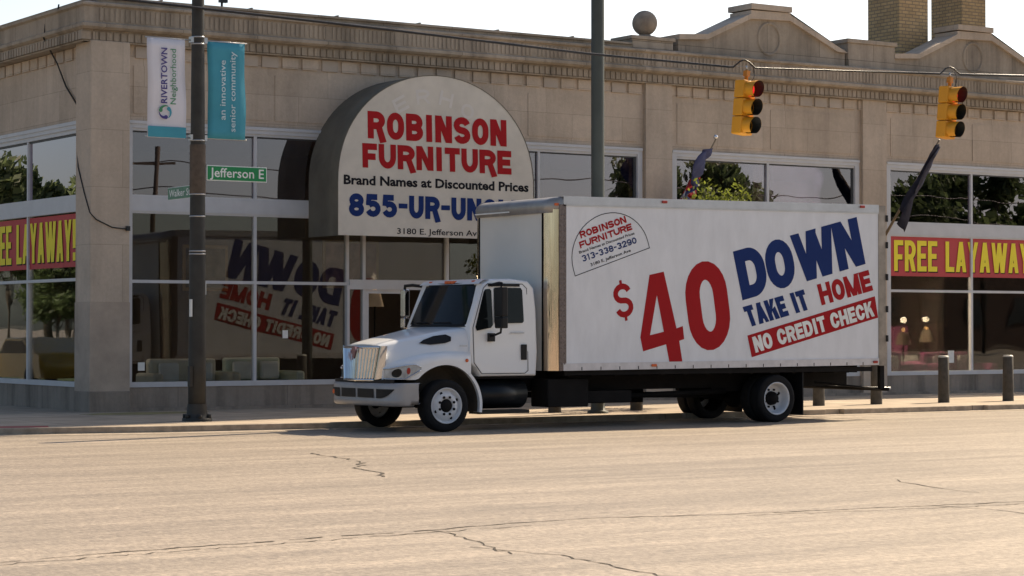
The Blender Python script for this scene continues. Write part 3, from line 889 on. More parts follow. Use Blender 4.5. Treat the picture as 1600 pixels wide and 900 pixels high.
# front wall with polished radius corners and bulged nose cap
fw = MB(); fw.box(21.40, 31.47, .98, 21.64, 33.43, 3.66); fw.build('front_wall', M['boxf'], box)
for y0 in (31.45, 33.435):
    js = MB(); js.box(21.385, y0, .98, 21.41, y0 + .02, 3.66); js.build('joint_strip', M['chas'], box)
co = MB()
for s_ in (-1, 1):
    yc0 = YC + s_ * (1.25 - .24)
    rows = []
    for k in range(13):
        a_ = R(90 * k / 12)
        px_, py_ = 21.64 - .24 * math.sin(a_), yc0 + s_ * .24 * math.cos(a_)
        rows.append([(px_, py_, .98), (px_, py_, 2.4), (px_, py_, 2.4), (px_, py_, 3.1), (px_, py_, 3.72)])
    co = MB(); co.grid(rows); co.build('polished_corner', M['stain'], box)
M['post'] = mat('riveted_post', (.16, .13, .12), .4, .6, var=.3, vscale=30)
for s_ in (-1, 1):
    sm = MB(); y0 = YC + s_ * 1.251; y1 = YC + s_ * 1.262
    sm.box(21.56, y0, .98, 21.70, y1, 3.8)
    z = 1.1
    while z < 3.7:
        for xx in (21.6, 21.665):
            sm.lathe([(.001, 0), (.012, .0), (.016, s_ * -.006)], (xx, y1 + s_ * .006, z), 'y', 8)
        z += .09
    sm.build('corner_post', M['post'], box)
nc = MB()
rows = []
for k in range(25):   # around the plan from near side to far side
    t_ = k / 24; yy = YC - 1.262 + 2.524 * t_
    e = min(yy - (YC - 1.262), (YC + 1.262) - yy); rr = .24
    dx = 0 if e >= rr else rr - math.sqrt(max(0, rr * rr - (rr - e) ** 2))
    bul = .08 * math.sin(math.pi * t_)
    xf = 21.385 - bul + dx
    rows.append([(21.64, yy, zt(21.64) + .005), (21.60, yy, zt(21.64) + .005), ((21.6 + xf) / 2 , yy, zt(21.64) - .02), (xf + .03, yy, zt(21.64) - .07), (xf, yy, zt(21.64) - .13), (xf + .005, yy, 3.66), (xf + .07, yy, 3.655)])
nc.grid(rows); nc.build('nose_cap', mat('dull_aluminium', (.36, .35, .34), .42, .55, var=.15, vscale=4), box)
gr_ = MB(); gr_.box(21.30, 32.35, 3.70, 21.325, 33.45, 3.722); gr_.build('clearance_light_strip', M['swhite'], box)
rp = MB()
rp.box(28.82, 31.19, 1.0, 29.0, 33.71, 1.12); rp.box(28.82, 31.19, 3.86, 29.0, 33.71, 4.0)
rp.box(28.82, 31.19, 1.12, 29.0, 31.33, 3.86); rp.box(28.82, 33.57, 1.12, 29.0, 33.71, 3.86)
rp.build('rear_frame', mat('rear_frame_metal', (.30, .26, .22), .4, .5, var=.35, vscale=3), box)
rd = MB(); rd.box(28.84, 31.331, 1.121, 28.95, 33.569, 3.859); rd.build('rear_door', M['boxw'], box)
for z in (1.45, 2.0, 2.6, 3.2, 3.7):
    hg = MB(); hg.box(29.0, 31.17, z, 29.045, 31.25, z + .12); hg.build('door_hinge', M['blk'], box)
for (xx, yy, zz, mt) in ((21.54, 31.23, 3.78, 'amber'), (23.78, 31.165, 3.885, 'redl'), (28.4, 31.165, 3.94, 'redl'), (23.55, 31.172, 1.035, 'amber'), (28.72, 31.172, 1.05, 'redl')):
    q = MB(); q.box(xx - .055, yy - .012, zz, xx + .055, yy + .012, zz + .045); q.build('marker_light', M[mt], box, bevel=.008)
# graphics on both sides (the far side reads from the tail to the nose)
def side_graphics(mapf, badge=True):
    q = MB()
    P = lambda pts, mi, l=.001: q.face([mapf(a, b, l) for a, b in pts], mi)
    P([(25.76, 1.18), (28.81, 1.90), (28.73, 2.30), (25.66, 1.57)], 0)
    put_text(q, 'DOWN', (25.55, 2.2), (28.5, 2.9), (25.33, 3.07), mapf, t=.255, gap=.025, mi=1)
    put_text(q, 'TAKE IT', (25.71, 1.72), (27.14, 2.05), (25.55, 2.08), mapf, t=.25, gap=.04, mi=1)
    put_text(q, 'HOME', (27.42, 2.12), (28.69, 2.41), (27.30, 2.50), mapf, t=.25, gap=.05, mi=0)
    put_text(q, 'NO CREDIT CHECK', (25.85, 1.26), (28.72, 1.93), (25.76, 1.54), mapf, t=.245, gap=.05, mi=3, lift=.004)
    put_text(q, '$', (22.77, 1.85), (23.15, 1.93), (22.66, 2.43), mapf, t=.17, mi=0)
    o4 = [(23.47, 2.63), (23.78, 2.69), (24.06, 1.7), (24.2, 1.74), (24.23, 1.51), (24.12, 1.48), (24.19, 1.115), (23.9, 1.115), (23.83, 1.42), (23.33, 1.3), (23.27, 1.54)]
    h0, h1, h2 = (23.48, 1.58), (23.63, 2.28), (23.78, 1.64)
    # digit four, cut round its counter
    P([o4[0], o4[1], h1, ], 0); P([o4[0], h1, h0, o4[10]], 0); P([o4[10], h0, o4[9]], 0); P([o4[9], h0, h2, o4[8]], 0)
    P([o4[1], o4[2], h2, h1], 0); P([o4[2], o4[5], o4[8], h2], 0); P([o4[2], o4[3], o4[4], o4[5]], 0); P([o4[5], o4[6], o4[7], o4[8]], 0)
    put_text(q, '0', (24.42, 1.22), (25.35, 1.42), (24.17, 2.78), mapf, t=.205, mi=0)
    # half-round badge
    if not badge:
        q.build('lettering', [M['red'], M['blue'], M['ink'], M['swhite']], box, weld=False); return
    BLg, BRg = Vector((21.89, 2.59)), Vector((23.47, 3.10)); u = (BRg - BLg).normalized(); v = Vector((-u.y, u.x)); Wd = (BRg - BLg).length
    pts = [BLg, BLg + v * .12]
    for k in range(25):
        a_ = math.pi - math.pi * k / 24
        pts.append(BLg + u * (Wd / 2 + Wd / 2 * math.cos(a_) * 1.0) + v * (.12 + .72 * math.sin(a_)))
    pts += [BRg + v * .12, BRg]
    for st in ribbon([tuple(p) for p in pts], .013, True):
        for f in st: P(f, 2, .0015)
    put_text(q, 'ROBINSON', (22.01, 3.23), (22.98, 3.53), (21.97, 3.345), mapf, t=.26, gap=.08, mi=0)
    put_text(q, 'FURNITURE', (22.0, 3.06), (23.1, 3.41), (21.965, 3.17), mapf, t=.26, gap=.07, mi=0)
    put_font(q, 'Brand Names at Discounted Prices', (21.98, 2.97), (23.15, 3.33), (21.965, 3.015), mapf, 2, .02, .001)
    put_text(q, '313-338-3290', (22.05, 2.83), (23.2, 3.18), (22.015, 2.935), mapf, t=.2, gap=.13, mi=1)
    put_font(q, '3180 E. Jefferson Ave', (22.22, 2.76), (23.07, 3.03), (22.205, 2.81), mapf, 2, .02, .001)
    q.build('lettering', [M['red'], M['blue'], M['ink'], M['swhite']], box, weld=False)
side_graphics(lambda s, z, l: (s, BY0 - .002 - l, z))
side_graphics(lambda s, z, l: (51.44 - s, BY1 + .002 + l, z), False)

# chassis
ch = MB()
for y in (32.0, 32.9): ch.box(18.7, y - .05, .62, 28.7, y + .05, .86)
for k in range(14): ch.box(21.8 + k * .5, 31.3, .88, 21.88 + k * .5, 33.6, zb(21.8 + k * .5) - .002)
for y in (32.0, 32.9): ch.box(21.6, y - .06, .86, 28.75, y + .06, .975)
ch.box(21.7, 31.24, .90, 28.7, 31.27, .985)
ch.build('chassis', M['chas'], truck)
ax_ = MB()
ax_.tube([(AX, 31.5, .45), (AX, 33.4, .45)], .06, 8); ax_.tube([(26.38, 31.6, .45), (26.38, 33.3, .45)], .09, 10)
ax_.sphere((26.38, 32.45, .45), .22, 14); ax_.tube([(21.5, 32.45, .55), (26.2, 32.45, .47)], .055, 8)
ax_.box(18.75, 31.95, .5, 20.0, 32.05, .6); ax_.box(18.75, 32.85, .5, 20.0, 32.95, .6)
ax_.box(25.4, 31.93, .55, 27.3, 32.03, .64); ax_.box(25.4, 32.87, .55, 27.3, 32.97, .64)
ax_.box(18.9, 32.1, .38, 20.6, 32.8, .9)
ax_.box(21.8, 31.5, .42, 23.3, 31.95, .62); ax_.tube([(23.1, 31.9, .5), (25.7, 31.9, .56)], .05, 8); ax_.box(22.8, 32.9, .35, 24.6, 33.4, .62)
ax_.build('running_gear', M['chas'], truck)
tk = MB(); rows = []
for xx in (20.12, 21.08):
    rows.append([(xx, 31.72 + .27 * math.cos(a_) * 1.05, .60 + .25 * math.sin(a_)) for a_ in [2 * math.pi * k / 20 for k in range(20)]])
tk.grid(rows, close_v=True); tk.face(rows[0]); tk.face(rows[1][::-1])
tk.box(20.1, 31.42, .27, 21.1, 31.75, .33)
tk.build('fuel_tank', mat('tank_black', (.008, .010, .013), .35, var=.2, spec=.3), truck)
bb = MB(); bb.box(21.45, 31.38, .36, 22.3, 31.9, .84); bb.build('battery_box', M['chas'], truck, bevel=.02)
uc = MB(); uc.box(19.95, 31.42, .86, 21.18, 33.3, .90); uc.build('cab_floor', M['chas'], truck)
rbm = MB()
rbm.tube([(29.06, 31.2, .56), (29.06, 33.7, .56)], .035, 8)
rbm.box(28.92, 31.26, .56, 29.02, 31.34, 1.0); rbm.box(28.92, 33.0, .56, 29.02, 33.08, 1.0); rbm.tube([(28.97, 31.3, .56), (27.6, 31.6, .7)], .02, 6)
rbm.box(28.6, 32.2, .62, 28.9, 32.3, .95)
rbm.build('rear_bumper', M['chas'], truck)
bt = MB(); bt.tube([(29.10, 31.18, .575), (29.10, 33.72, .575)], .02, 8); bt.build('bumper_tube', M['steel'], truck)
for y0 in (31.25, 33.0):
    mf = MB(); mf.box(27.0, y0, .12, 27.02, y0 + .65, .95); mf.build('mud_flap', M['blk'], truck)

# wheels
def tyre(cx, y0, y1, cz=.43, r=.43):
    w_ = y1 - y0; s = MB()
    pr2 = [(.285, 0.02 * w_), (.30, 0), (.36, -.012 * 1), (.40, .0), (.425, .05 * w_), (r, .16 * w_), (r, .84 * w_), (.425, .95 * w_), (.40, w_), (.36, w_ + .012), (.30, w_), (.285, .98 * w_)]
    s.lathe(pr2, (cx, y0, cz), 'y', 48)
    for k in (.3, .5, .7): s.lathe([(r - .012, w_ * k - .006), (r + .0015, w_ * k - .0061), (r + .0015, w_ * k + .0061), (r - .012, w_ * k + .006)], (cx, y0, cz), 'y', 48)
    return s
def wheel(cx, yo, s_, front):
    """yo: outer face y, s_ = +1 when the wheel's body runs toward +y"""
    e = bpy.data.objects.new('wheel', None); sc.collection.objects.link(e); e.parent = truck
    e.location = (cx - AX, yo - YC, .43)
    if front:
        a, b = (yo, yo + s_ * .24); tyre(cx, min(a, b), max(a, b)).build('tyre', M['rub'], e)
    else:
        m = MB()
        for q in (0, .29):
            a, b = yo + s_ * q, yo + s_ * (q + .24)
            t_ = tyre(cx, min(a, b), max(a, b)); bs = len(m.v); m.v += t_.v; m.f += [tuple(i + bs for i in f) for f in t_.f]; m.m += t_.m; m.sm += t_.sm
        m.build('tyre', M['rub'], e)
    rm = MB(); nuts = []
    D = lambda r, h: (r, s_ * h)
    if front:
        rm.lathe([D(.292, .012), D(.298, -.004), D(.288, -.010), D(.270, .02), D(.262, .05), D(.245, .052), D(.235, .03), D(.20, .004), D(.17, -.006), D(.125, -.006), D(.11, .01)], (cx, yo, .43), 'y', 40)
        hub = MB(); hub.lathe([D(.112, .02), D(.10, -.012), D(.085, -.03), D(.05, -.038), D(.001, -.04)], (cx, yo, .43), 'y', 24)
        for k in range(8):
            bo = MB(); nuts.append(('wheel_nut', bo)); a_ = 2 * math.pi * (k + .5) / 8
            bo.lathe([D(.022, .0), D(.022, -.02), D(.001, -.022)], (cx + .147 * math.cos(a_), yo - s_ * .004, .43 + .147 * math.sin(a_)), 'y', 8)
        for k in range(4):
            bo = MB(); nuts.append(('rim_hole', bo)); a_ = R(25 + 90 * k)
            bo.lathe([D(.026, .0), D(.001, -.001)], (cx + .222 * math.cos(a_), yo + s_ * .012, .43 + .222 * math.sin(a_)), 'y', 12)
    else:
        rm.lathe([D(.292, .012), D(.298, -.004), D(.286, -.010), D(.268, .03), D(.258, .13), D(.245, .165), D(.20, .175), D(.14, .175), D(.125, .17)], (cx, yo, .43), 'y', 40)
        hub = MB(); hub.lathe([D(.13, .18), D(.12, .11), D(.085, .07), D(.08, .045), D(.001, .04)], (cx, yo, .43), 'y', 24)
        for k in range(8):
            bo = MB(); nuts.append(('wheel_nut', bo)); a_ = 2 * math.pi * (k + .5) / 8
            bo.lathe([D(.018, .17), D(.018, .14), D(.001, .138)], (cx + .165 * math.cos(a_), yo, .43 + .165 * math.sin(a_)), 'y', 8)
        for k in range(4):
            bo = MB(); nuts.append(('rim_hole', bo)); a_ = R(25 + 90 * k)
            bo.lathe([D(.028, .168), D(.001, .166)], (cx + .21 * math.cos(a_), yo, .43 + .21 * math.sin(a_)), 'y', 12)
    rm.build('rim', M['rimw'], e); hub.build('hub', M['chas'], e)
    for nm_, b_ in nuts: b_.build(nm_, M['chas'], e)
wheel(AX, 31.28, 1, True); wheel(AX, 33.62, -1, True)
wheel(26.38, 31.24, 1, False); wheel(26.38, 33.66, -1, False)

# cab
CC = 32.37       # cab centre line
def cyw(z): return 1.04 - (.055 * max(0, z - 1.65) / .8) - .02 * max(0, 1.2 - z)
side = [(19.86, 1.74), (19.86, 1.12), (19.98, 1.04), (20.08, .9), (21.19, .9), (21.21, 1.3), (21.2, 2.0), (21.17, 2.38), (21.05, 2.5), (20.7, 2.535), (20.3, 2.52), (20.14, 2.44)]
cb = MB(); rows = []
for (yf, ins) in ((-1, .0), (-.985, -.03 * 0), (-.96, 0), (.96, 0), (.985, 0), (1, 0)):
    pass
def ring(yf, ins):
    pp = off_poly(side, ins)
    return [(x, CC + yf * cyw(z), z) for x, z in pp]
for yf, ins in ((-1.0, .035), (-.985, .012), (-.95, 0), (-.5, -.006), (.5, -.006), (.95, 0), (.985, .012), (1.0, .035)):
    rows.append(ring(yf, ins))
cb.grid(rows, close_v=True)
cb.face(rows[0][::-1]); cb.face(rows[-1])
cabo = cb.build('cab', M['white'], truck)
cabo.data.polygons.foreach_set('use_smooth', [True] * len(cabo.data.polygons))
def smooth_angle(o, a=35):
    o.data.polygons.foreach_set('use_smooth', [True] * len(o.data.polygons))
    bm = bmesh.new(); bm.from_mesh(o.data)
    for e in bm.edges:
        if len(e.link_faces) == 2 and e.calc_face_angle(0) > R(a): e.smooth = False
    bm.to_mesh(o.data); bm.free()
smooth_angle(cabo, 33)
def side_poly(mb, pts, s_, d, mi=0):
    mb.face([(x, CC + s_ * (cyw(z) + d), z) for x, z in pts], mi)
def side_slab(mb, pts, s_, d0, d1, mi=0):
    A = [(x, CC + s_ * (cyw(z) + d0), z) for x, z in pts]; B = [(x, CC + s_ * (cyw(z) + d1), z) for x, z in pts]
    mb.face(B, mi)
    for i in range(len(pts)): j = (i + 1) % len(pts); mb.face([A[i], B[i], B[j], A[j]], mi)
for s_ in (-1, 1):
    dm = MB()
    side_slab(dm, [(19.93, 1.70), (19.95, 1.14), (20.10, .96), (20.94, .96), (21.0, 1.0), (21.0, 2.36), (20.92, 2.43), (20.24, 2.43), (20.16, 2.36)], s_, -.01, .006)
    d_ = dm.build('door', M['white'], truck, bevel=.004)
    ln = MB()
    dp = [(19.915, 1.71), (19.935, 1.13), (20.09, .945), (20.95, .945), (21.015, .99), (21.015, 2.37), (20.93, 2.445), (20.235, 2.445), (20.148, 2.37)]
    for st in ribbon(dp, .012, True):
        for f in st: side_poly(ln, f, s_, .0035)
    ln.build('door_seal', M['blk'], d_)
    wn = MB(); side_slab(wn, [(20.36, 1.78), (20.90, 1.79), (20.93, 1.82), (20.92, 2.34), (20.89, 2.38), (20.37, 2.38), (20.35, 2.35), (20.345, 1.81)], s_, .0, .010); wn.build('side_glass', M['cabd'], d_)
    wv_ = MB(); side_slab(wv_, [(19.99, 1.66), (20.27, 1.71), (20.31, 1.76), (20.30, 2.33), (20.27, 2.36), (20.18, 2.35), (20.15, 2.31), (19.965, 1.72)], s_, .0, .010); wv_.build('quarter_glass', M['cabd'], d_)
    hn = MB(); side_slab(hn, [(20.87, 1.17), (21.0 - .015, 1.17), (21.0 - .015, 1.43), (20.87, 1.43)], s_, 0, .018); hn.build('door_handle', M['blk'], d_, bevel=.01)
    bd = MB(); side_slab(bd, [(20.66, 1.612), (20.93, 1.612), (20.93, 1.632), (20.66, 1.632)], s_, .006, .011); bd.build('door_badge', M['rail'], d_)
    mr = MB(); yy = CC + s_ * 1.04
    yo = yy + s_ * .30
    mx_ = 20.28 if s_ < 0 else 20.02
    mw_ = .12 if s_ < 0 else .07
    mr.box(mx_ - .06, yo - mw_, 1.90, mx_ + .06, yo + mw_, 2.38); mr.box(mx_ - .06, yo - mw_, 1.70, mx_ + .06, yo + mw_, 1.885)
    mr.box(mx_ - .02, yo - .02, 1.87, mx_ + .02, yo + .02, 1.91)
    mr.build('mirror', M['blk'] if s_ < 0 else M['chrome'], truck, bevel=.025)
    ma = MB()
    ma.tube([(20.30, yy - s_ * .03, 2.42), (mx_ + .06, yy + s_ * .14, 2.45), (mx_, yo, 2.44), (mx_, yo, 2.36)], .03, 8)
    ma.tube([(mx_, yo, 1.72), (mx_, yo - s_ * .02, 1.63), (mx_ - .02, yy + s_ * .1, 1.58), (20.24, yy + s_ * .02, 1.57)], .02, 8)
    side_slab(ma, [(20.2, 1.48), (20.32, 1.48), (20.32, 1.62), (20.2, 1.62)], s_, 0, .05); side_slab(ma, [(20.24, 2.40), (20.86, 2.40), (20.86, 2.45), (20.24, 2.45)], s_, 0, .03)
    ma.build('mirror_bracket', M['blk'], truck)
# windscreen, slightly bowed, with black surround
def wpt(u, v, out):
    hwid = .90 - .06 * v; yy = CC + u * hwid
    return (19.875 + .275 * v - .07 * (1 - u * u) - out, yy, 1.765 + .66 * v)
ws = MB(); ws.grid([[wpt(-1.05 + 2.1 * i / 16, -.06 + 1.12 * j / 8, .002) for i in range(17)] for j in range(9)]); ws.build('windscreen_surround', M['blk'], truck)
ws = MB(); ws.grid([[wpt(-1 + 2 * i / 16, j / 8, .012) for i in range(17)] for j in range(9)]); ws.build('windscreen', M['cabd'], truck)
wp = MB()
for u0, u1 in ((-.55, .05), (.2, .75)): wp.tube([wpt(u0 + (u1 - u0) * k / 4, .05 + .08 * k / 4 * 0, .03) for k in range(5)], .008, 5)
wp.build('wiper', M['blk'], truck)
for u in (-.82, -.12, 0, .12, .82):
    q = MB(); xx, yy, zz = wpt(u, 1.13, .0); q.box(xx - .03, yy - .045, 2.455, xx + .06, yy + .045, 2.505); q.build('roof_marker_light', M['amber'], truck, bevel=.012)
vs = MB(); vs.grid([[(x + .0, CC + u * 1.0, z) for x, z in ((20.08, 2.44), (20.16, 2.50), (20.3, 2.53))] for u in [-.95 + 1.9 * k / 10 for k in range(11)]])
vs.build('roof_brow', M['white'], truck)

# hood and fenders: one moulded shell
def lerp(tab, a):
    for (x0, y0), (x1, y1) in zip(tab, tab[1:]):
        if a <= x1:
            t_ = max(0, min(1, (a - x0) / (x1 - x0))); return y0 + (y1 - y0) * t_
    return tab[-1][1]
W_t = [(-.95, .66), (-.90, .80), (-.82, .90), (-.7, .97), (-.5, 1.03), (-.2, 1.07), (.2, 1.07), (.55, 1.05)]
T_t = [(-.95, 1.44), (-.85, 1.475), (-.6, 1.53), (-.2, 1.61), (.2, 1.69), (.55, 1.745)]
w_t = [(-.95, .60), (-.6, .66), (0, .80), (.55, .93)]
S_t = [(-.95, 1.10), (-.75, 1.16), (-.4, 1.25), (0, 1.30), (.3, 1.30), (.55, 1.32)]
def arch(a):
    r = .67
    if a < -.58: return .86
    if abs(a) < r: return max(.43 + math.sqrt(r * r - a * a), .86)
    return .86
hs = MB(); rows = []
sts = [-.95, -.93, -.90, -.86, -.8, -.72, -.65, -.6, -.575] + [-.55 + .055 * k for k in range(20)] + [.5]
for a in sts:
    Wd, T, wt, S = lerp(W_t, a), lerp(T_t, a), lerp(w_t, a), lerp(S_t, a)
    zb_ = arch(a); mid = (S - .05 + zb_) / 2
    half = [(0, T), (wt * .4, T - .003), (wt * .75, T - .015), (wt * .93, T - .035), (wt, T - .075), (wt + .025, T - .14), (wt + .04 + (Wd - wt) * .12, (T + S) / 2 - .01), (wt + (Wd - wt) * .45, S + .02), (Wd - .07, S - .01), (Wd - .018, S - .05), (Wd, max(S - .1, zb_ + .03)), (Wd, mid if mid < S - .1 else zb_ + .015), (Wd, zb_), (Wd - .05, zb_)]
    x = AX + a
    rows.append([(x, CC - y, z) for y, z in half[::-1]] + [(x, CC + y, z) for y, z in half[1:]])
hs.grid(rows)
hood = hs.build('hood', M['white'], truck); smooth_angle(hood, 40)
# front closing panel of hood beside the grille
fp = MB(); fp.face([p for p in rows[0]]); fp.build('hood_front', M['white'], truck)
for s_ in (-1, 1):
    vt = MB()
    pts = [(19.03, 1.455), (19.2, 1.43), (19.45, 1.455), (19.56, 1.49), (19.58, 1.56), (19.5, 1.60), (19.3, 1.575), (19.12, 1.51)]
    def hy(x, z):
        a = x - AX; Wd, T, wt, S = lerp(W_t, a), lerp(T_t, a), lerp(w_t, a), lerp(S_t, a)
        za, ya = T - .075, wt; zb2, yb2 = (T + S) / 2 - .01, wt + .04 + (Wd - wt) * .12
        f = (za - z) / max(.01, za - zb2); return ya + (yb2 - ya) * max(0, min(1.3, f)) + .012
    vt.face([(x, CC + s_ * hy(x, z), z) for x, z in pts]); vt.build('hood_vent', M['blk'], truck)
    bd = MB(); bd.face([(x, CC + s_ * (hy(x, z) + .06), z) for x, z in ((19.66, 1.40), (19.80, 1.40), (19.80, 1.42), (19.66, 1.42))]); bd.build('hood_badge', M['rail'], truck)
    tl = MB()   # white tail of the fender running down behind the wheel
    for k in range(14):
        a0, a1 = R(48 - 58 * k / 14), R(48 - 58 * (k + 1) / 14)
        for (ra, rb_, y0, y1) in ((.665, .715, 1.065, .80),):
            P0 = lambda r, a_: (AX + r * math.cos(a_), .43 + r * math.sin(a_))
            (x0, z0), (x1, z1), (x2, z2), (x3, z3) = P0(ra, a0), P0(rb_, a0), P0(rb_, a1), P0(ra, a1)
            A = [(x0, CC + s_ * y0, z0), (x1, CC + s_ * y0, z1), (x2, CC + s_ * y0, z2), (x3, CC + s_ * y0, z3)]; B = [(x, CC + s_ * y1, z) for x, _, z in A]
            tl.face(A); tl.face([A[0], B[0], B[3], A[3]]); tl.face([A[1], A[2], B[2], B[1]])
    tl.build('fender_tail', M['white'], truck)
    li = MB(); rw = []
    for k in range(25):
        a_ = R(165 - 175 * k / 24); rw.append([(AX + .662 * math.cos(a_), CC + s_ * y, .43 + .662 * math.sin(a_)) for y in (1.0, .75, .5)])
    li.grid(rw); lc = [(AX, .43)]
    li.face([(r_[2][0], r_[2][1], r_[2][2]) for r_ in rw])
    li.build('wheel_arch_liner', M['liner'], truck)
    hl = MB(); rw = []
    for k in range(13):
        a = -.945 + .50 * k / 12; zl = .872 + (.0 if k < 6 else (k - 6) * .024); zh = 1.03 + .075 * math.sin(math.pi * min(1, k / 12) * .6); zh = max(zh - (.0 if k < 11 else .02 * (k - 10)), zl + .008)
        rw.append([(AX + a - .012, CC + s_ * (lerp(W_t, a) + .012), zl + (zh - zl) * j / 4) for j in range(5)])
    tr_ = MB(); tr_.tube([(p[0][0] - .012, p[0][1] + s_ * .006, p[0][2]) for p in rw] , .012, 6); tr_.tube([(p[4][0] - .012, p[4][1] + s_ * .006, p[4][2]) for p in rw], .010, 6)
    hl.grid(rw); h_ = hl.build('headlight', mat('headlight_lens', (.30, .36, .44), .04, .6, var=.35, vscale=6), truck)
    tr_.build('headlight_trim', M['chrome'], h_)
    ht = MB()
    for a, z0, z1, wd_ in ((-.82, .90, 1.04, .13), (-.655, .95, 1.06, .06)):
        ht.face([(AX + a + wd_ / 2 * math.cos(q_) - .016, CC + s_ * (lerp(W_t, a + wd_ / 2 * math.cos(q_)) + .02), (z0 + z1) / 2 + (z1 - z0) / 2 * math.sin(q_) + .1 * wd_ * math.cos(q_)) for q_ in [2 * math.pi * i_ / 14 for i_ in range(14)]], 0 if a < -.7 else 1)
    ht.build('lamp_cluster', [M['cabd'], M['redl']], h_)
    sml = MB(); sml.lathe([(.03, 0), (.026, s_ * .014), (.001, s_ * .018)], (19.78, CC + s_ * 1.067, 1.17), 'y', 14); sml.build('side_marker', M['amber'], truck)
# grille
gf = MB()
def gx(y): return 18.40 - .10 * (1 - abs(y) / .62)
def gpt(u, v, d=0): # u -1..1, v 0..1
    hwid = .50 + .12 * v; y = u * hwid
    return (gx(y) + .03 * v - d, CC + y, .84 + .57 * v)
for i in range(13):
    u = -.86 + 1.72 * i / 12
    A = [gpt(u - .034, v, .0) for v in (.05, .5, .93)]; B = [gpt(u, v, .045) for v in (.05, .5, .93)]; Cc = [gpt(u + .034, v, .0) for v in (.05, .5, .93)]
    gf.grid([A, B, Cc], smooth=False)
gro = gf.build('grille', M['chrome'], truck)
gb = MB(); gb.grid([[gpt(-1 + 2 * i / 12, j / 4, -.035) for i in range(13)] for j in range(5)]); gb.build('grille_backing', M['blk'], gro)
gs = MB()
for s_ in (-1, 1):
    rw = []
    for v in [k / 8 for k in range(9)]:
        rw.append([gpt(s_ * .94, v, .02), gpt(s_ * .98, v, .05), gpt(s_ * 1.07, v, .04), (AX - .93, CC + s_ * (.56 + .15 * v + .05), .84 + .57 * v)])
    gs.grid(rw)
for v0, v1 in ((.92, 1.0), (-.02, .06)):
    gs.grid([[gpt(-1 + 2 * i / 16, v0, .03) for i in range(17)], [gpt(-1 + 2 * i / 16, (v0 + v1) / 2, .055) for i in range(17)], [gpt(-1 + 2 * i / 16, v1, .03) for i in range(17)]])
gs.build('grille_surround', M['chrome'], gro)
em = MB(); ex = gpt(0, .85, .09)[0]
em.prism([(CC, .84 + .36), (CC + .075, 1.335), (CC + .04, 1.40), (CC - .04, 1.40), (CC - .075, 1.335)], 'x', ex, ex + .03); em.build('emblem', mat('emblem_bronze', (.35, .20, .22), .3, .7), gro)
# bumper
def bpl(t_):  # plan curve, t -1..1
    s = abs(t_); y = 1.06 * min(1, s / .68) if s < .68 else 1.06 + .03 * (s - .68) / .32
    tab = [(0, 18.30), (.25, 18.31), (.45, 18.345), (.58, 18.40), (.66, 18.47), (.72, 18.56), (1.0, 18.84)]
    ytab = [(0, 0), (.25, .45), (.45, .80), (.58, .97), (.66, 1.05), (.72, 1.085), (1.0, 1.09)]
    return lerp(tab, s), math.copysign(lerp(ytab, s), t_)
bp_ = MB(); rw = []
for k in range(61):
    t_ = -1 + 2 * k / 60; x, y = bpl(t_)
    zl = .43 + (.05 if abs(t_) > .8 else 0)
    n = 1.0
    rw.append([(x + .10, CC + y * .96, .80), (x + .03, CC + y, .81), (x, CC + y, .79), (x - .006, CC + y, .70), (x + .004, CC + y, .55), (x - .004, CC + y, .535), (x + .0, CC + y, .46), (x + .03, CC + y * .99, zl), (x + .15, CC + y * .93, zl)])
bp_.grid(rw); bump = bp_.build('front_bumper', M['bump'], truck)
bo_ = MB()
def bump_panel(t0, t1, z0a, z0b, z1, taper=False):
    n = 12; rw = []
    for k in range(n + 1):
        t_ = t0 + (t1 - t0) * k / n; x, y = bpl(t_)
        f = k / n; zlo = z0a + (z0b - z0a) * (f ** 2.5 if taper else f)
        rw.append([(x - .012, CC + y, zlo), (x - .012, CC + y, z1)])
    bo_.grid(rw)
bump_panel(-.30, -.02, .565, .565, .71); bump_panel(.02, .30, .565, .565, .71)
bump_panel(-.34, -.62, .56, .70, .71, True); bump_panel(.34, .62, .56, .70, .71, True)
bo_.build('bumper_openings', M['blk'], bump)
fl = MB()
for s_ in (1,):
    x, y = bpl(.52 * s_); fl.lathe([(.04, -.012), (.001, -.02)], (x - .01, CC + y, .64), 'x', 12)
fl.build('fog_light', M['amber'], bump)
gt = MB(); gt.grid([[(bpl(t_)[0] + .02, CC + bpl(t_)[1], z) for z in (.795, .86)] for t_ in [-.6 + 1.2 * k / 16 for k in range(17)]]); gt.build('bumper_trim', M['blk'], truck)

# ------------------------------------------------------------------ street pole with banners and signs (left)
PY = 35.25; PX = 16.73
def pole(name, x, y, z1, r0, r1, mt, label, cat='pole'):
    t = thing(name, (x, y, .1), label, cat)
    m = MB(); rows = []
    m.tube([(x, y, .1 + (z1 - .1) * k / 10) for k in range(11)], r0, 20, r2=r1); m.build('shaft', M[mt], t)
    return t
lp = pole('street_pole', PX + .04, PY, 10.5, .158, .085, 'pole', 'dark weathered steel street pole holding banners and the Jefferson sign')
b = MB(); b.lathe([(.26, 0), (.26, .05), (.2, .06), (.18, .14), (.165, .3)], (PX + .04, PY, .1), 'z', 20)
for k in range(6):
    a_ = k * math.pi / 3 + .3; b.tube([(PX + .04 + .22 * math.cos(a_), PY + .22 * math.sin(a_), .15), (PX + .04 + .22 * math.cos(a_), PY + .22 * math.sin(a_), .22)], .035, 6)
b.build('base_flange', M['pole'], lp)
hb = MB(); hb.box(PX - .15, PY - .12, .7, PX - .10, PY - .02, 1.05); hb.build('hand_hole_cover', M['pole'], lp)
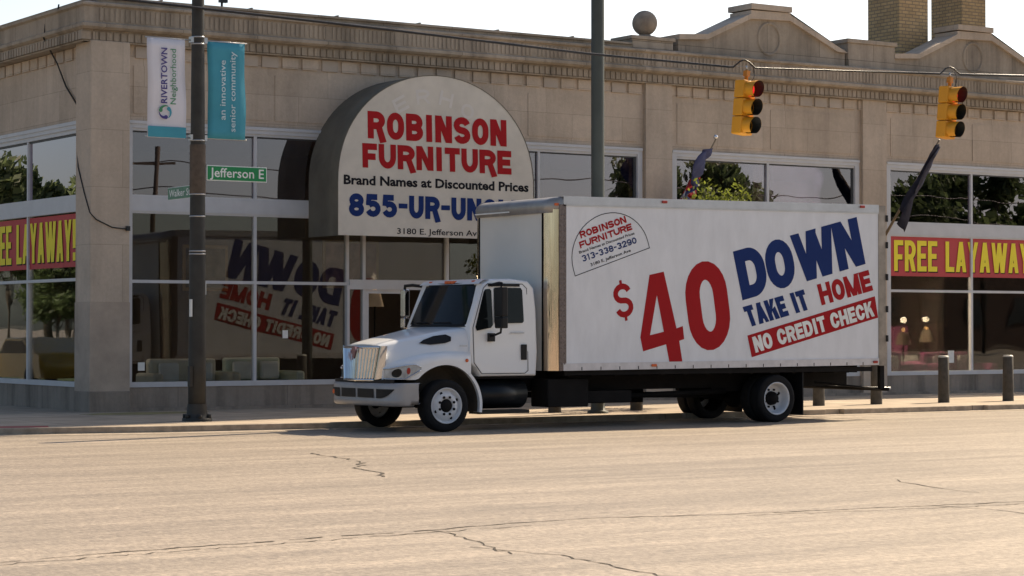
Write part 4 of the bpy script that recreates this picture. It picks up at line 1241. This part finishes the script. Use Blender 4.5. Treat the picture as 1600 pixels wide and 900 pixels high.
for z in (6.72, 6.60, 4.93, 4.83, 4.56, 4.37, 4.13, 4.05, 4.0, 3.62, 3.02, 2.97):
    q = MB(); rr = .158 - (.073) * (z / 10.5) + .004; q.lathe([(rr, 0), (rr + .004, 0), (rr + .004, .022), (rr, .022)], (PX + .04, PY, z), 'z', 20); q.build('band', M['steel'], lp)
wr = MB(); wr.lathe([(.138, 0), (.141, .01), (.139, .4), (.137, .85)], (PX + .04, PY, 4.02), 'z', 20); wr.build('wrap', mat('brown_wrap', (.10, .075, .055), .8, var=.3, vscale=8), lp)
for b_ in ((PX + .155, PY - .07, 2.28, PX + .176, PY - .02, 2.5), (PX - .135, PY - .1, 1.9, PX - .10, PY - .05, 2.2)):
    st = MB(); st.box(*b_); st.build('sticker', M['swhite'], lp)
for z in (6.67, 4.98):
    arms = MB(); arms.tube([(PX - .95, PY - .02, z), (PX - .05, PY - .02, z)], .013, 6); arms.box(PX - .12, PY - .05, z - .04, PX - .06, PY + .03, z + .06); arms.build('banner_arm', M['steel'], lp)
    arms = MB(); arms.tube([(PX + .1, PY - .02, z + .01), (PX + .97, PY - .02, z + .01)], .013, 6); arms.box(PX + .13, PY - .05, z - .04, PX + .2, PY + .03, z + .06); arms.build('banner_arm', M['steel'], lp)
def banner(x0, x1, z0, z1, label, mt):
    t = thing('street_banner', ((x0 + x1) / 2, PY - .03, z0), label, 'banner', 'banners on the street pole')
    m = MB(); rw = []
    for j in range(13):
        v = j / 12; rw.append([(x0 + (x1 - x0) * i / 6 + .01 * math.sin(v * 5), PY - .03 + .022 * math.sin(v * 7 + i * .5) * math.sin(math.pi * v), z0 + (z1 - z0) * v) for i in range(7)])
    m.grid(rw); o = m.build('cloth', mt, t)
    sld = o.modifiers.new('thick', 'SOLIDIFY'); sld.thickness = .003
    return t
bw = banner(15.81, 16.52, 4.96, 6.66, 'white hanging banner reading RIVERTOWN Neighborhood with a teal lower strip', M['bannw'])
q = MB(); q.face([(15.81, PY - .062, 4.965), (16.52, PY - .062, 4.965), (16.52, PY - .062, 5.15), (15.81, PY - .062, 5.15)]); q.build('lower_strip', M['teal'], bw)
q = MB(); mB = lambda s, z, l: (s, PY - .06 - l, z)
put_font(q, 'RIVERTOWN', (16.165, 5.55), (16.165, 6.50), (16.05, 5.55), mB, 0, .018)
put_font(q, 'Neighborhood', (16.33, 5.54), (16.33, 6.49), (16.22, 5.54), mB, 1, .004, .001)
for k, mi in enumerate((1, 0, 2)):
    a0 = 120 * k + 60
    cxk, czk = 16.13, 5.40
    pts = [(cxk + .12 * math.cos(R(a0 + d)), czk + .12 * math.sin(R(a0 + d))) for d in range(0, 110, 10)]
    n = len(pts)
    for i in range(n - 1):
        t0 = .012 + .05 * (i / n); t1 = .012 + .05 * ((i + 1) / n)
        def inn(p, tt): d = Vector((cxk - p[0], czk - p[1])).normalized(); return (p[0] + d.x * tt, p[1] + d.y * tt)
        q.face([mB(*pts[i], .002), mB(*pts[i + 1], .002), mB(*inn(pts[i + 1], t1), .002), mB(*inn(pts[i], t0), .002)], mi)
    ex_, ez_ = pts[-1]; d = Vector((cxk - ex_, czk - ez_)).normalized()
    q.face([mB(ex_ + d.x * .032 + .035 * math.cos(R(v)), ez_ + d.y * .032 + .035 * math.sin(R(v)), .0025) for v in range(0, 360, 24)], mi)
q.build('lettering', [M['purple'], M['green_ink'], M['teal']], bw, weld=False)
bt_ = banner(16.94, 17.66, 4.99, 6.67, 'teal hanging banner reading an innovative senior community', M['teal'])
q = MB()
put_font(q, 'an innovative', (17.27, 5.32), (17.27, 6.36), (17.155, 5.32), mB, 0, .008)
put_font(q, 'senior community', (17.46, 5.12), (17.46, 6.52), (17.345, 5.12), mB, 0, .008)
q.build('lettering', M['pale'], bt_, weld=False)
ss = thing('street_name_sign', (16.95, PY - .1, 4.25), 'green street name sign reading Jefferson E', 'street sign', 'street name signs on the pole')
m = MB(); m.box(16.89, PY - .11, 4.255, 18.05, PY - .104, 4.52); m.build('border', M['swhite'], ss, bevel=.01)
m = MB(); m.box(16.905, PY - .114, 4.27, 18.035, PY - .1102, 4.505); m.build('panel', M['sgreen'], ss)
m = MB(); put_font(m, 'Jefferson E', (16.95, 4.32), (17.99, 4.32), (16.95, 4.485), lambda s, z, l: (s, PY - .116 - l, z), 0, .012); m.build('lettering', M['swhite'], ss, weld=False)
m = MB(); m.box(16.9, PY - .103, 4.30, 17.3, PY - .09, 4.34); m.build('bracket', M['steel'], ss)
s2 = thing('street_name_sign', (16.6, PY + .1, 3.95), 'faded green street name sign reading Walker, edge-on behind the pole', 'street sign', 'street name signs on the pole')
wm = lambda s, z, l: (16.66 - .012 - l + (s - .5) * -.0, PY + .95 - s, z)
m = MB(); m.box(16.65, PY - .05, 3.95, 16.656, PY + .95, 4.17); m.build('border', M['swhite'], s2)
m = MB(); m.box(16.6455, PY - .04, 3.96, 16.6497, PY + .94, 4.16); m.build('panel', M['sgreenf'], s2)
m = MB(); put_font(m, 'Walker St', (.06, 4.005), (.92, 4.005), (.06, 4.13), lambda s, z, l: (16.644 - l, PY + .95 - s, z), 0, .012); m.build('lettering', M['swhite'], s2, weld=False)

mp_ = pole('lamp_post', 24.66, 34.4, 11, .125, .125, 'poleg', 'plain grey-green round post rising behind the truck box')
b = MB(); b.lathe([(.2, 0), (.2, .04), (.14, .06), (.13, .2)], (24.66, 34.4, .1), 'z', 18); b.build('base_flange', M['poleg'], mp_)

# bollards
b0 = thing('bollard', (24.15, 35.1, .1), 'dark brown bollard seen under the truck nearest its cab', 'bollard', 'dark bollards along the kerb')
m = MB(); m.lathe([(.125, 0), (.12, .3), (.115, .97), (.10, .985)], (24.15, 35.1, .1), 'z', 20); m.build('post', M['boll'], b0)
m = MB(); m.lathe([(.116, .972), (.116, .99), (.09, 1.01), (.001, 1.015)], (24.15, 35.1, .1), 'z', 20); m.build('cap', M['bcap'], b0)
for x, lab in ((26.16, 'dark brown bollard seen under the middle of the truck box'),
               (30.85, 'dark brown bollard just behind the truck rear wheel, under the tail'),
               (32.45, 'dark brown bollard directly behind the truck tail corner'),
               (34.4, 'dark brown bollard before the left pane of the right window'),
               (36.35, 'dark brown bollard nearest the right edge of the photo')):
    c = copy_tree(b0); c.location = (x, 35.2, .1); c['label'] = lab

# ------------------------------------------------------------------ signals and span wire
def signal(x, y, z, label, ang):
    """z: bottom of housing; built facing -Y then turned"""
    t = thing('traffic_signal', (x, y, z), label, 'traffic light', 'yellow traffic signals on the span wire')
    m = MB()
    for k in range(3): m.box(x - .13, y - .08, z + .26 * k + .004, x + .13, y + .10, z + .26 * k + .256)
    m.build('housing', M['sigy'], t, bevel=.015)
    for k in range(3):
        cz = z + .13 + .26 * k
        ln = MB(); ln.lathe([(.10, 0), (.08, -.02), (.001, -.035)], (x, y - .081, cz), 'y', 20)
        ln.build('lens', M['lit_red'] if k == 2 else M['lens_off'], t)
        v = MB(); a0, a1 = R(-62), R(242); rw = []
        for q_ in range(25):
            a_ = a0 + (a1 - a0) * q_ / 24; rw.append([(x + .112 * math.cos(a_), y - .081, cz + .112 * math.sin(a_)), (x + .116 * math.cos(a_), y - .27 + .05 * (1 - math.sin(a_)) / 2, cz + .116 * math.sin(a_))])
        v.grid(rw, 1); v.grid([[(x + (p[0] - x) * 1.035, p[1] + .0005, cz + (p[2] - cz) * 1.035) for p in r_] for r_ in rw], 0); o = v.build('visor', [M['sigy'], M['visor']], t)
        bk = MB(); bk.lathe([(.122, 0), (.122, -.012), (.112, -.014)], (x, y - .081, cz), 'y', 20); bk.build('lens_ring', M['sigy'], t)
    h = MB(); h.tube([(x, y, z + .78), (x, y, z + .93)], .028, 8); h.box(x - .035, y - .035, z + .84, x + .035, y + .035, z + .92); h.build('hanger', mat('hanger_orange', (.5, .2, .02), .6), t)
    h = MB(); h.tube([(x, y, z + .93), (x - .02, y, z + .99)], .012, 6); h.build('clamp', M['steel'], t)
    cbx = MB(); cbx.tube([(x + .05 + .14 * math.sin(R(a_)), y + .02, z + .90 + .13 * math.cos(R(a_))) for a_ in range(10, 190, 15)], .005, 5); cbx.build('feed_wire', M['cable'], t)
    t.scale = (1.32, 1.32, 1.32)
    t.rotation_euler = (R(2.0), R(4.5), R(ang))
    return t
signal(26.74, 32.66, 5.33, 'yellow three-lamp traffic signal with red lit, over the truck box', 9)
signal(31.36, 32.01, 5.43, 'yellow three-lamp traffic signal with red lit, nearer the right edge of the photo', 9)
sp = thing('span_wire', (26.8, 32.7, 6.6), 'black cable and steel strand stretched across the street carrying the signals', 'cable')
pts = [(10.5, 36.6, 7.6), (14.43, 35.53, 7.40), (15.49, 35.31, 7.28), (19.98, 34.38, 7.01), (23.77, 33.44, 6.73), (26.5, 32.76, 6.60)]
A1 = Vector((26.8, 32.66, 6.6)); A2 = Vector((31.45, 31.98, 6.70)); A3 = Vector((40, 30.7, 6.95))
def bumpw(c, d):
    d = d.normalized(); return [c - d * .24, c - d * .1 + Vector((0, 0, .11)), c + Vector((0, 0, .15)), c + d * .1 + Vector((0, 0, .11)), c + d * .24]
d1 = Vector((.9, -1.3, 0)).normalized() * 1.0; d2 = (A2 - A1)
blk_pts = [Vector(p) for p in pts] + bumpw(A1, d2) + bumpw(A2, d2) + [A3]
m = MB(); m.tube(blk_pts, .018, 6); m.build('signal_cable', M['cable'], sp)
m = MB(); m.tube([Vector(p) + Vector((0, 0, .022)) for p in pts] + [A1 + Vector((0, 0, .02)), A2 + Vector((0, 0, .02)), A3 + Vector((0, 0, .02))], .006, 6); m.build('steel_strand', M['strand'], sp)

# ------------------------------------------------------------------ flags
f1 = thing('flag', (30.86, 40.05, 4.25), 'furled United States flag on a staff with silver ball, above the truck box', 'flag', 'flags on the store front')
bs, tp = Vector((30.86, 40.05, 4.2)), Vector((30.86, 38.6, 5.85))
m = MB(); m.tube([bs, tp], .018, 8); m.build('staff', M['fpole'], f1)
m = MB(); m.sphere((tp.x, tp.y, tp.z + .06), .055, 16); m.build('ball', M['silver'], f1)
def furl(t, prof, mats, names, seed, sway=.0):
    """cloth hanging along the staff: prof = (f along staff from tip, drop, width)"""
    r = random.Random(seed)
    for (f0, f1_, mt, nm, drop0, drop1, wd) in prof:
        rw = []
        for k in range(9):
            f = f0 + (f1_ - f0) * k / 8; c = tp2.lerp(bs2, f)
            dr = drop0 + (drop1 - drop0) * k / 8
            row = []
            for j in range(9):
                v = j / 8
                row.append((c.x + math.sin(v * 9 + k * .7) * .05 * (1 + v) * wd + sway * v, c.y + .02 * math.cos(v * 7 + k), c.z - dr * v + .02 * math.sin(k * 1.3)))
            rw.append(row)
        q_ = MB(); q_.grid(rw); o = q_.build(nm, M[mt], t); sd = o.modifiers.new('thick', 'SOLIDIFY'); sd.thickness = .012
tp2, bs2 = tp, bs
furl(f1, [(.10, .34, 'flagb', 'canton', .10, .58, 1.4), (.34, .44, 'flagb', 'canton', .58, .66, 1.5), (.46, .54, 'flagr', 'red_stripe', .60, .75, 2.4), (.54, .575, 'flagw', 'white_stripe', .74, .76, 2.4), (.575, .66, 'flagr', 'red_stripe', .76, .8, 2.4), (.66, .70, 'flagw', 'white_stripe', .78, .78, 2.4), (.70, .80, 'flagr', 'red_stripe', .8, .75, 2.4), (.80, .84, 'flagw', 'white_stripe', .75, .7, 2.4), (.84, .96, 'flagr', 'red_stripe', .7, .6, 1.5)], M, None, 3, -.30)
f2 = thing('flag', (37.23, 40.05, 3.95), 'furled dark flag on a staff, right of the truck box', 'flag', 'flags on the store front')
bs2, tp2 = Vector((37.23, 40.05, 3.95)), Vector((37.23, 38.2, 6.12))
m = MB(); m.tube([bs2, tp2], .035, 8, r2=.02); m.build('staff', M['fpole'], f2)
furl(f2, [(.04, .72, 'flagd', 'cloth', .08, .55, 1.3)], M, None, 5)

# ------------------------------------------------------------------ trees
def tree(name, base, h, rc, nleaf, mt, label, cat='tree', group=None, seed=1, leaf=.16, crown=.55, trunk=.16):
    t = thing(name, base, label, cat, group)
    r = random.Random(seed); bx_, by_, bz_ = base
    m = MB()
    m.tube([(bx_, by_, bz_), (bx_ + .05 * h * r.uniform(-1, 1) * .3, by_, bz_ + h * .3), (bx_ + r.uniform(-.2, .2), by_ + r.uniform(-.2, .2), bz_ + h * .6)], trunk, 8, r2=trunk * .5)
    cz = bz_ + h * (1 - crown / 2); cl = []
    for k in range(26):
        a_, e = r.uniform(0, 2 * math.pi), r.uniform(-.9, .95)
        rad = rc * r.uniform(.35, .95) * math.sqrt(1 - e * e * .8)
        p = Vector((bx_ + rad * math.cos(a_), by_ + rad * math.sin(a_), cz + e * h * crown / 2 * .85)); cl.append((p, rc * r.uniform(.16, .38)))
        if k < 12:
            s0 = Vector((bx_, by_, bz_ + h * r.uniform(.35, .6))); m.tube([s0, s0.lerp(p, .5) + Vector((0, 0, .1)), p], trunk * .3, 5, r2=.012)
    m.build('trunk', M['bark'], t)
    lv = MB()
    for _ in range(nleaf):
        c_, rr = r.choice(cl)
        d = Vector((r.gauss(0, 1), r.gauss(0, 1), r.gauss(0, .8))).normalized() * rr * r.uniform(.3, 1.25)
        p = c_ + d; n_ = Vector((r.gauss(0, 1), r.gauss(0, 1), r.gauss(0, 1))).normalized(); u_ = n_.orthogonal().normalized(); v_ = n_.cross(u_)
        s_ = leaf * r.uniform(.6, 1.3)
        lv.face([p - u_ * s_, p - v_ * s_ * .5, p + u_ * s_, p + v_ * s_ * .5])
    lv.build('crown', M[mt], t, weld=False)
    return t
tree('small_tree', (29.05, 36.3, .1), 4.62, 1.15, 3000, 'leafy', 'sunlit yellow-green small tree peeking over the truck box', seed=4, leaf=.055, crown=.5, trunk=.06)
lg = 'trees across the street mirrored in the shop glass'
spots = [(74, -18, 12.0, 2.8, 'dense street tree across the road, mirrored left of the mullion above the truck box'),
         (79.5, -18, 11.5, 3.0, 'street tree across the road, mirrored beside the furled flag above the truck box'),
         (94.5, -18, 11.0, 3.0, 'dark street tree across the road, mirrored in the left transom of the right window'),
         (100.5, -19, 13.5, 3.6, 'tallest street tree across the road, mirrored right of the last mullion'),
         (108, -19, 12.5, 3.5, 'street tree across the road, mirrored at the far right edge')]
base_t = None
for i, (x, y, h, rc, lab) in enumerate(spots):
    if base_t is None:
        base_t = tree('street_tree', (x, y, .1), 11.0, 3.0, 5200, 'leaf', lab, group=lg, seed=9, leaf=.26)
    else:
        c = copy_tree(base_t); c.location = (x, y, .1); c.rotation_euler.z = i * 1.3; c.scale = (rc / 3, rc / 3, h / 11); c['label'] = lab
lg2 = 'trees beyond the side street mirrored in the side window'
for i, (x, y, h, rc, lab) in enumerate([(-.4, 84, 7.9, 1.9, 'leafy tree beyond the side street, mirrored in the left pane of the side window'),
                               (2.4, 83, 8.4, 1.9, 'leafy tree beyond the side street, mirrored next to the corner pier'),
                               (-6, 100, 8.5, 4.0, 'broad distant tree mirrored low in the side window'),
                               (1.0, 80, 4.6, 1.7, 'bushy low tree mirrored under the banner of the side window'),
                               (3.2, 76, 4.2, 1.5, 'rounded shrub-like tree mirrored beside the corner pier'),
                               (-1.2, 86, 4.8, 2.0, 'wide low tree mirrored behind the yellow car')]):
    c = copy_tree(base_t); c.location = (x, y, .1); c.rotation_euler.z = i * 2 + .5; c.scale = (rc / 3, rc / 3, h / 11); c['label'] = lab; c['group'] = lg2

up = thing('utility_pole', (43.2, -15, 0), 'dark wooden utility pole across the street, mirrored in the left transom', 'utility pole')
m = MB(); m.tube([(43.2, -15, 0), (43.2, -15, 10.2)], .17, 10, r2=.12); m.build('shaft', M['bark'], up)
m = MB(); m.box(42.1, -15.06, 9.3, 44.3, -14.94, 9.42); m.build('crossarm', M['bark'], up)
m = MB()
for zz in (9.5, 8.2): m.tube([(20 + 6 * k, -15, zz - .5 * math.sin(math.pi * ((k / 4) % 1))) for k in range(16)], .03, 5)
m.build('overhead_wire', M['cable'], up)
# buildings across the street, lit by the sun, mirrored in the glass
def far_building(x0, x1, y0, y1, h, mt, label, nwin):
    t = thing('street_building', (x0, y0, 0), label, 'building')
    m = MB(); m.box(x0, y0, 0, x1, y1, h); m.box(x0 - .2, y1, h - .5, x1 + .2, y1 + .25, h + .1); m.build('wall', mt, t)
    for k in range(nwin):
        xx = x0 + (x1 - x0) * (k + .5) / nwin
        for z in [2.0] + ([5.5] if h > 7 else []):
            q_ = MB(); q_.box(xx - 1.0, y1 + .001, z, xx + 1.0, y1 + .06, z + 1.8); q_.build('window', M['cabd'], t)
M['fb1'] = stone('far_brick', (.09, .055, .045), (.075, .05, .04), .25, .09, .01)
M['fb2'] = stone('far_block', (.13, .105, .095), (.11, .09, .08), .5, .25, .01)
far_building(38, 62, -48, -34, 5.2, M['fb1'], 'low dark brick building across the street, mirrored in the left shop windows', 6)
far_building(66, 96, -50, -36, 4.6, M['fb2'], 'low brown block building across the street, mirrored behind the trees', 7)
far_building(100, 130, -48, -34, 9.5, M['fb1'], 'two storey brick building across the street, mirrored at the right', 7)

tw = thing('shade_tower', (57, 45.3, 0), 'added unseen tower block beyond the right edge, put there to shade the left sidewalk', 'building')  # out-of-view block added only to cast shade on the left sidewalk
m = MB(); m.box(57, 45.3, 0, 61, 52, 46); m.build('wall', M['fb2'], tw)
for k in range(13):
    m = MB(); m.box(56.94, 45.8, 3 + 3.3 * k, 56.999, 51.5, 4.7 + 3.3 * k); m.build('window_band', M['cabd'], tw)
    m = MB(); m.box(57.4, 45.24, 3 + 3.3 * k, 60.6, 45.299, 4.7 + 3.3 * k); m.build('window_band', M['cabd'], tw)

# yellow car mirrored in the side window
car = thing('parked_car', (10.4, 59.5, 0), 'yellow parked car on the side street, mirrored in the side window', 'car')
m = MB()
cs = [(-2.2, .35), (2.2, .35), (2.25, .75), (2.0, .95), (1.1, 1.02), (.5, 1.42), (-.9, 1.45), (-1.7, 1.05), (-2.2, .98)]
rows = []
for xf, s_ in ((-.88, .97), (-.8, 1.0), (.8, 1.0), (.88, .97)): rows.append([(10.4 + xf, 59.5 + y * s_, .35 + (z - .35) * s_) for y, z in cs])
m.grid(rows, close_v=True); m.face(rows[0]); m.face(rows[-1][::-1]); m.build('body', mat('car_yellow', (.45, .27, .02), .3, coat=.5), car)
m = MB()
for s_ in (-1, 1): m.face([(10.4 + s_ * .885, 59.5 + y, z) for y, z in ((1.0, 1.0), (.45, 1.34), (-.85, 1.37), (-1.5, 1.03))])
m.build('side_glass', M['cabd'], car)
for yy in (-1.35, 1.35):
    for s_ in (-1, 1):
        m = MB(); m.lathe([(.01, s_ * .1), (.2, s_ * .1), (.32, s_ * .08), (.33, 0), (.32, -s_ * .08)], (10.4 + s_ * .82, 59.5 + yy, .33), 'x', 20); m.build('wheel', M['rub'], car)

# ------------------------------------------------------------------ furniture inside the shop
def sofa(x, y, w_, label, mt, name='sofa'):
    t = thing(name, (x, y, .15), label, 'sofa', 'sofas on the showroom floor')
    m = MB(); m.box(x - w_ / 2, y - .45, .28, x + w_ / 2, y + .45, .60); m.build('seat', mt, t, bevel=.05)
    m = MB(); m.box(x - w_ / 2, y + .25, .60, x + w_ / 2, y + .47, 1.08); m.build('backrest', mt, t, bevel=.06)
    for s_ in (-1, 1):
        m = MB(); m.box(x + s_ * w_ / 2, y - .47, .25, x + s_ * (w_ / 2 + .22), y + .47, .80); m.build('armrest', mt, t, bevel=.06)
        m = MB(); m.box(x + s_ * w_ / 4 - .22, y + .08, .62, x + s_ * w_ / 4 + .22, y + .2, 1.0); m.build('cushion', M['swhite'], t, bevel=.05)
    for sx in (-1, 1):
        for sy in (-1, 1):
            m = MB(); m.box(x + sx * (w_ / 2 - .05) - .03, y + sy * .38 - .03, .15, x + sx * (w_ / 2 - .05) + .03, y + sy * .38 + .03, .27); m.build('leg', M['chas'], t)
sofa(19.6, 41.6, 1.5, 'pale cream sofa in the left shop window beside the street pole', mat('cream_fabric', (.72, .68, .55), .9))
sofa(21.7, 42.6, 1.3, 'greenish white armchair-like sofa behind the second pane', mat('green_fabric', (.62, .68, .56), .9))
sofa(38.9, 42.0, 1.9, 'plum purple sofa with white cushions behind the right window', mat('plum_fabric', (.42, .12, .30), .9))
sofa(41.6, 42.1, 1.7, 'magenta sofa with pale cushions at the far right window', mat('magenta_fabric', (.50, .12, .32), .9))
M['bulb'] = mat('lamp_glow', (.8, .5, .2), .6, emit=(1, .55, .2), estr=3.0)
def lamp(x, y, z, label, lit=True):
    t = thing('table_lamp', (x, y, .15), label, 'lamp', 'lamps in the showroom')
    m = MB(); m.lathe([(.16, .15), (.16, .17), (.02, .2), (.02, z - .2), (.05, z - .15)], (x, y, 0), 'z', 12); m.build('stand', M['chas'], t)
    m = MB(); m.lathe([(.2, z - .18), (.12, z + .14)], (x, y, 0), 'z', 16); m.build('lamp_shade', mat('shade_fabric', (.55, .47, .36), .9), t)
    if lit:
        m = MB(); m.sphere((x, y, z + .2), .05, 10); m.build('bulb', M['bulb'], t)
        ld = bpy.data.lights.new('lamp_light', 'POINT'); ld.energy = 14 if x < 30 else 260; ld.color = (1, .72, .45); ld.shadow_soft_size = .08
        lo = bpy.data.objects.new('lamp_light', ld); sc.collection.objects.link(lo); lo.parent = t; lo.location = (0, 0, z + .3)
lamp(38.0, 43.2, 1.5, 'floor lamp with a cream shade behind the purple sofa')
lamp(40.6, 43.0, 1.45, 'added floor lamp with cream shade brightening the right window, just right of the mullion')  # extra lamp put in to brighten the right window's interior
lamp(42.0, 43.6, 1.5, 'floor lamp with cream shade behind the magenta sofa')  # lit to brighten the interior here as well
lamp(18.4, 43.2, 1.6, 'floor lamp standing behind the cream sofa')
lamp(26.2, 42.8, 2.2, 'tall lit lamp seen past the truck windscreen')
lamp(24.3, 42.2, 2.35, 'tall lit lamp inside by the entrance door')
def bed(x, y, label, mt):
    t = thing('bed', (x, y, .15), label, 'bed', 'beds on the showroom floor')
    m = MB(); m.box(x - .85, y + .9, .15, x + .85, y + 1.05, 1.75); m.build('headboard', mt, t, bevel=.05)
    m = MB(); m.box(x - .8, y - .95, .35, x + .8, y + .89, .75); m.build('mattress', M['swhite'], t, bevel=.06)
    m = MB(); m.box(x - .83, y - .98, .45, x + .83, y + .2, .80); m.build('blanket', mt, t, bevel=.05)
    for s_ in (-1, 1):
        m = MB(); m.box(x + s_ * .4 - .3, y + .45, .76, x + s_ * .4 + .3, y + .85, .95); m.build('pillow', M['swhite'], t, bevel=.06)
bed(39.3, 44.6, 'bed with tall plum headboard behind the left pane of the right window', mat('plum_velvet', (.45, .14, .33), .9))
bed(42.6, 44.8, 'bed with tall rose headboard at the far right window', mat('rose_velvet', (.52, .18, .36), .9))
def picture(x, y, z, w_, h_, c, label):
    t = thing('framed_picture', (x, y, z), label, 'picture', 'pictures on the showroom wall')
    m = MB(); m.box(x - w_ / 2, y - .04, z, x + w_ / 2, y, z + h_); m.build('frame', mat('gilt_frame', (.25, .17, .06), .5), t)
    m = MB(); m.box(x - w_ / 2 + .08, y - .05, z + .08, x + w_ / 2 - .08, y - .041, z + h_ - .08); m.build('canvas', mat('canvas', c, .8, var=.6, vscale=3), t)
for x, z, w_, h_, c, l in ((23.5, 2.6, 1.2, 1.1, (.12, .10, .06), 'gilt framed landscape on the showroom wall behind the left window'), (27.5, 2.7, 1.6, 1.2, (.2, .12, .1), 'wide reddish picture on the showroom wall'),
                            (44.5, 1.8, 1.2, 1.0, (.1, .12, .14), 'dark blue picture on the showroom wall at the right'), (47.5, 1.7, 1.0, 1.2, (.25, .2, .12), 'tan picture on the showroom wall farthest right')):
    picture(x, 48.99, z, w_, h_, c, l)
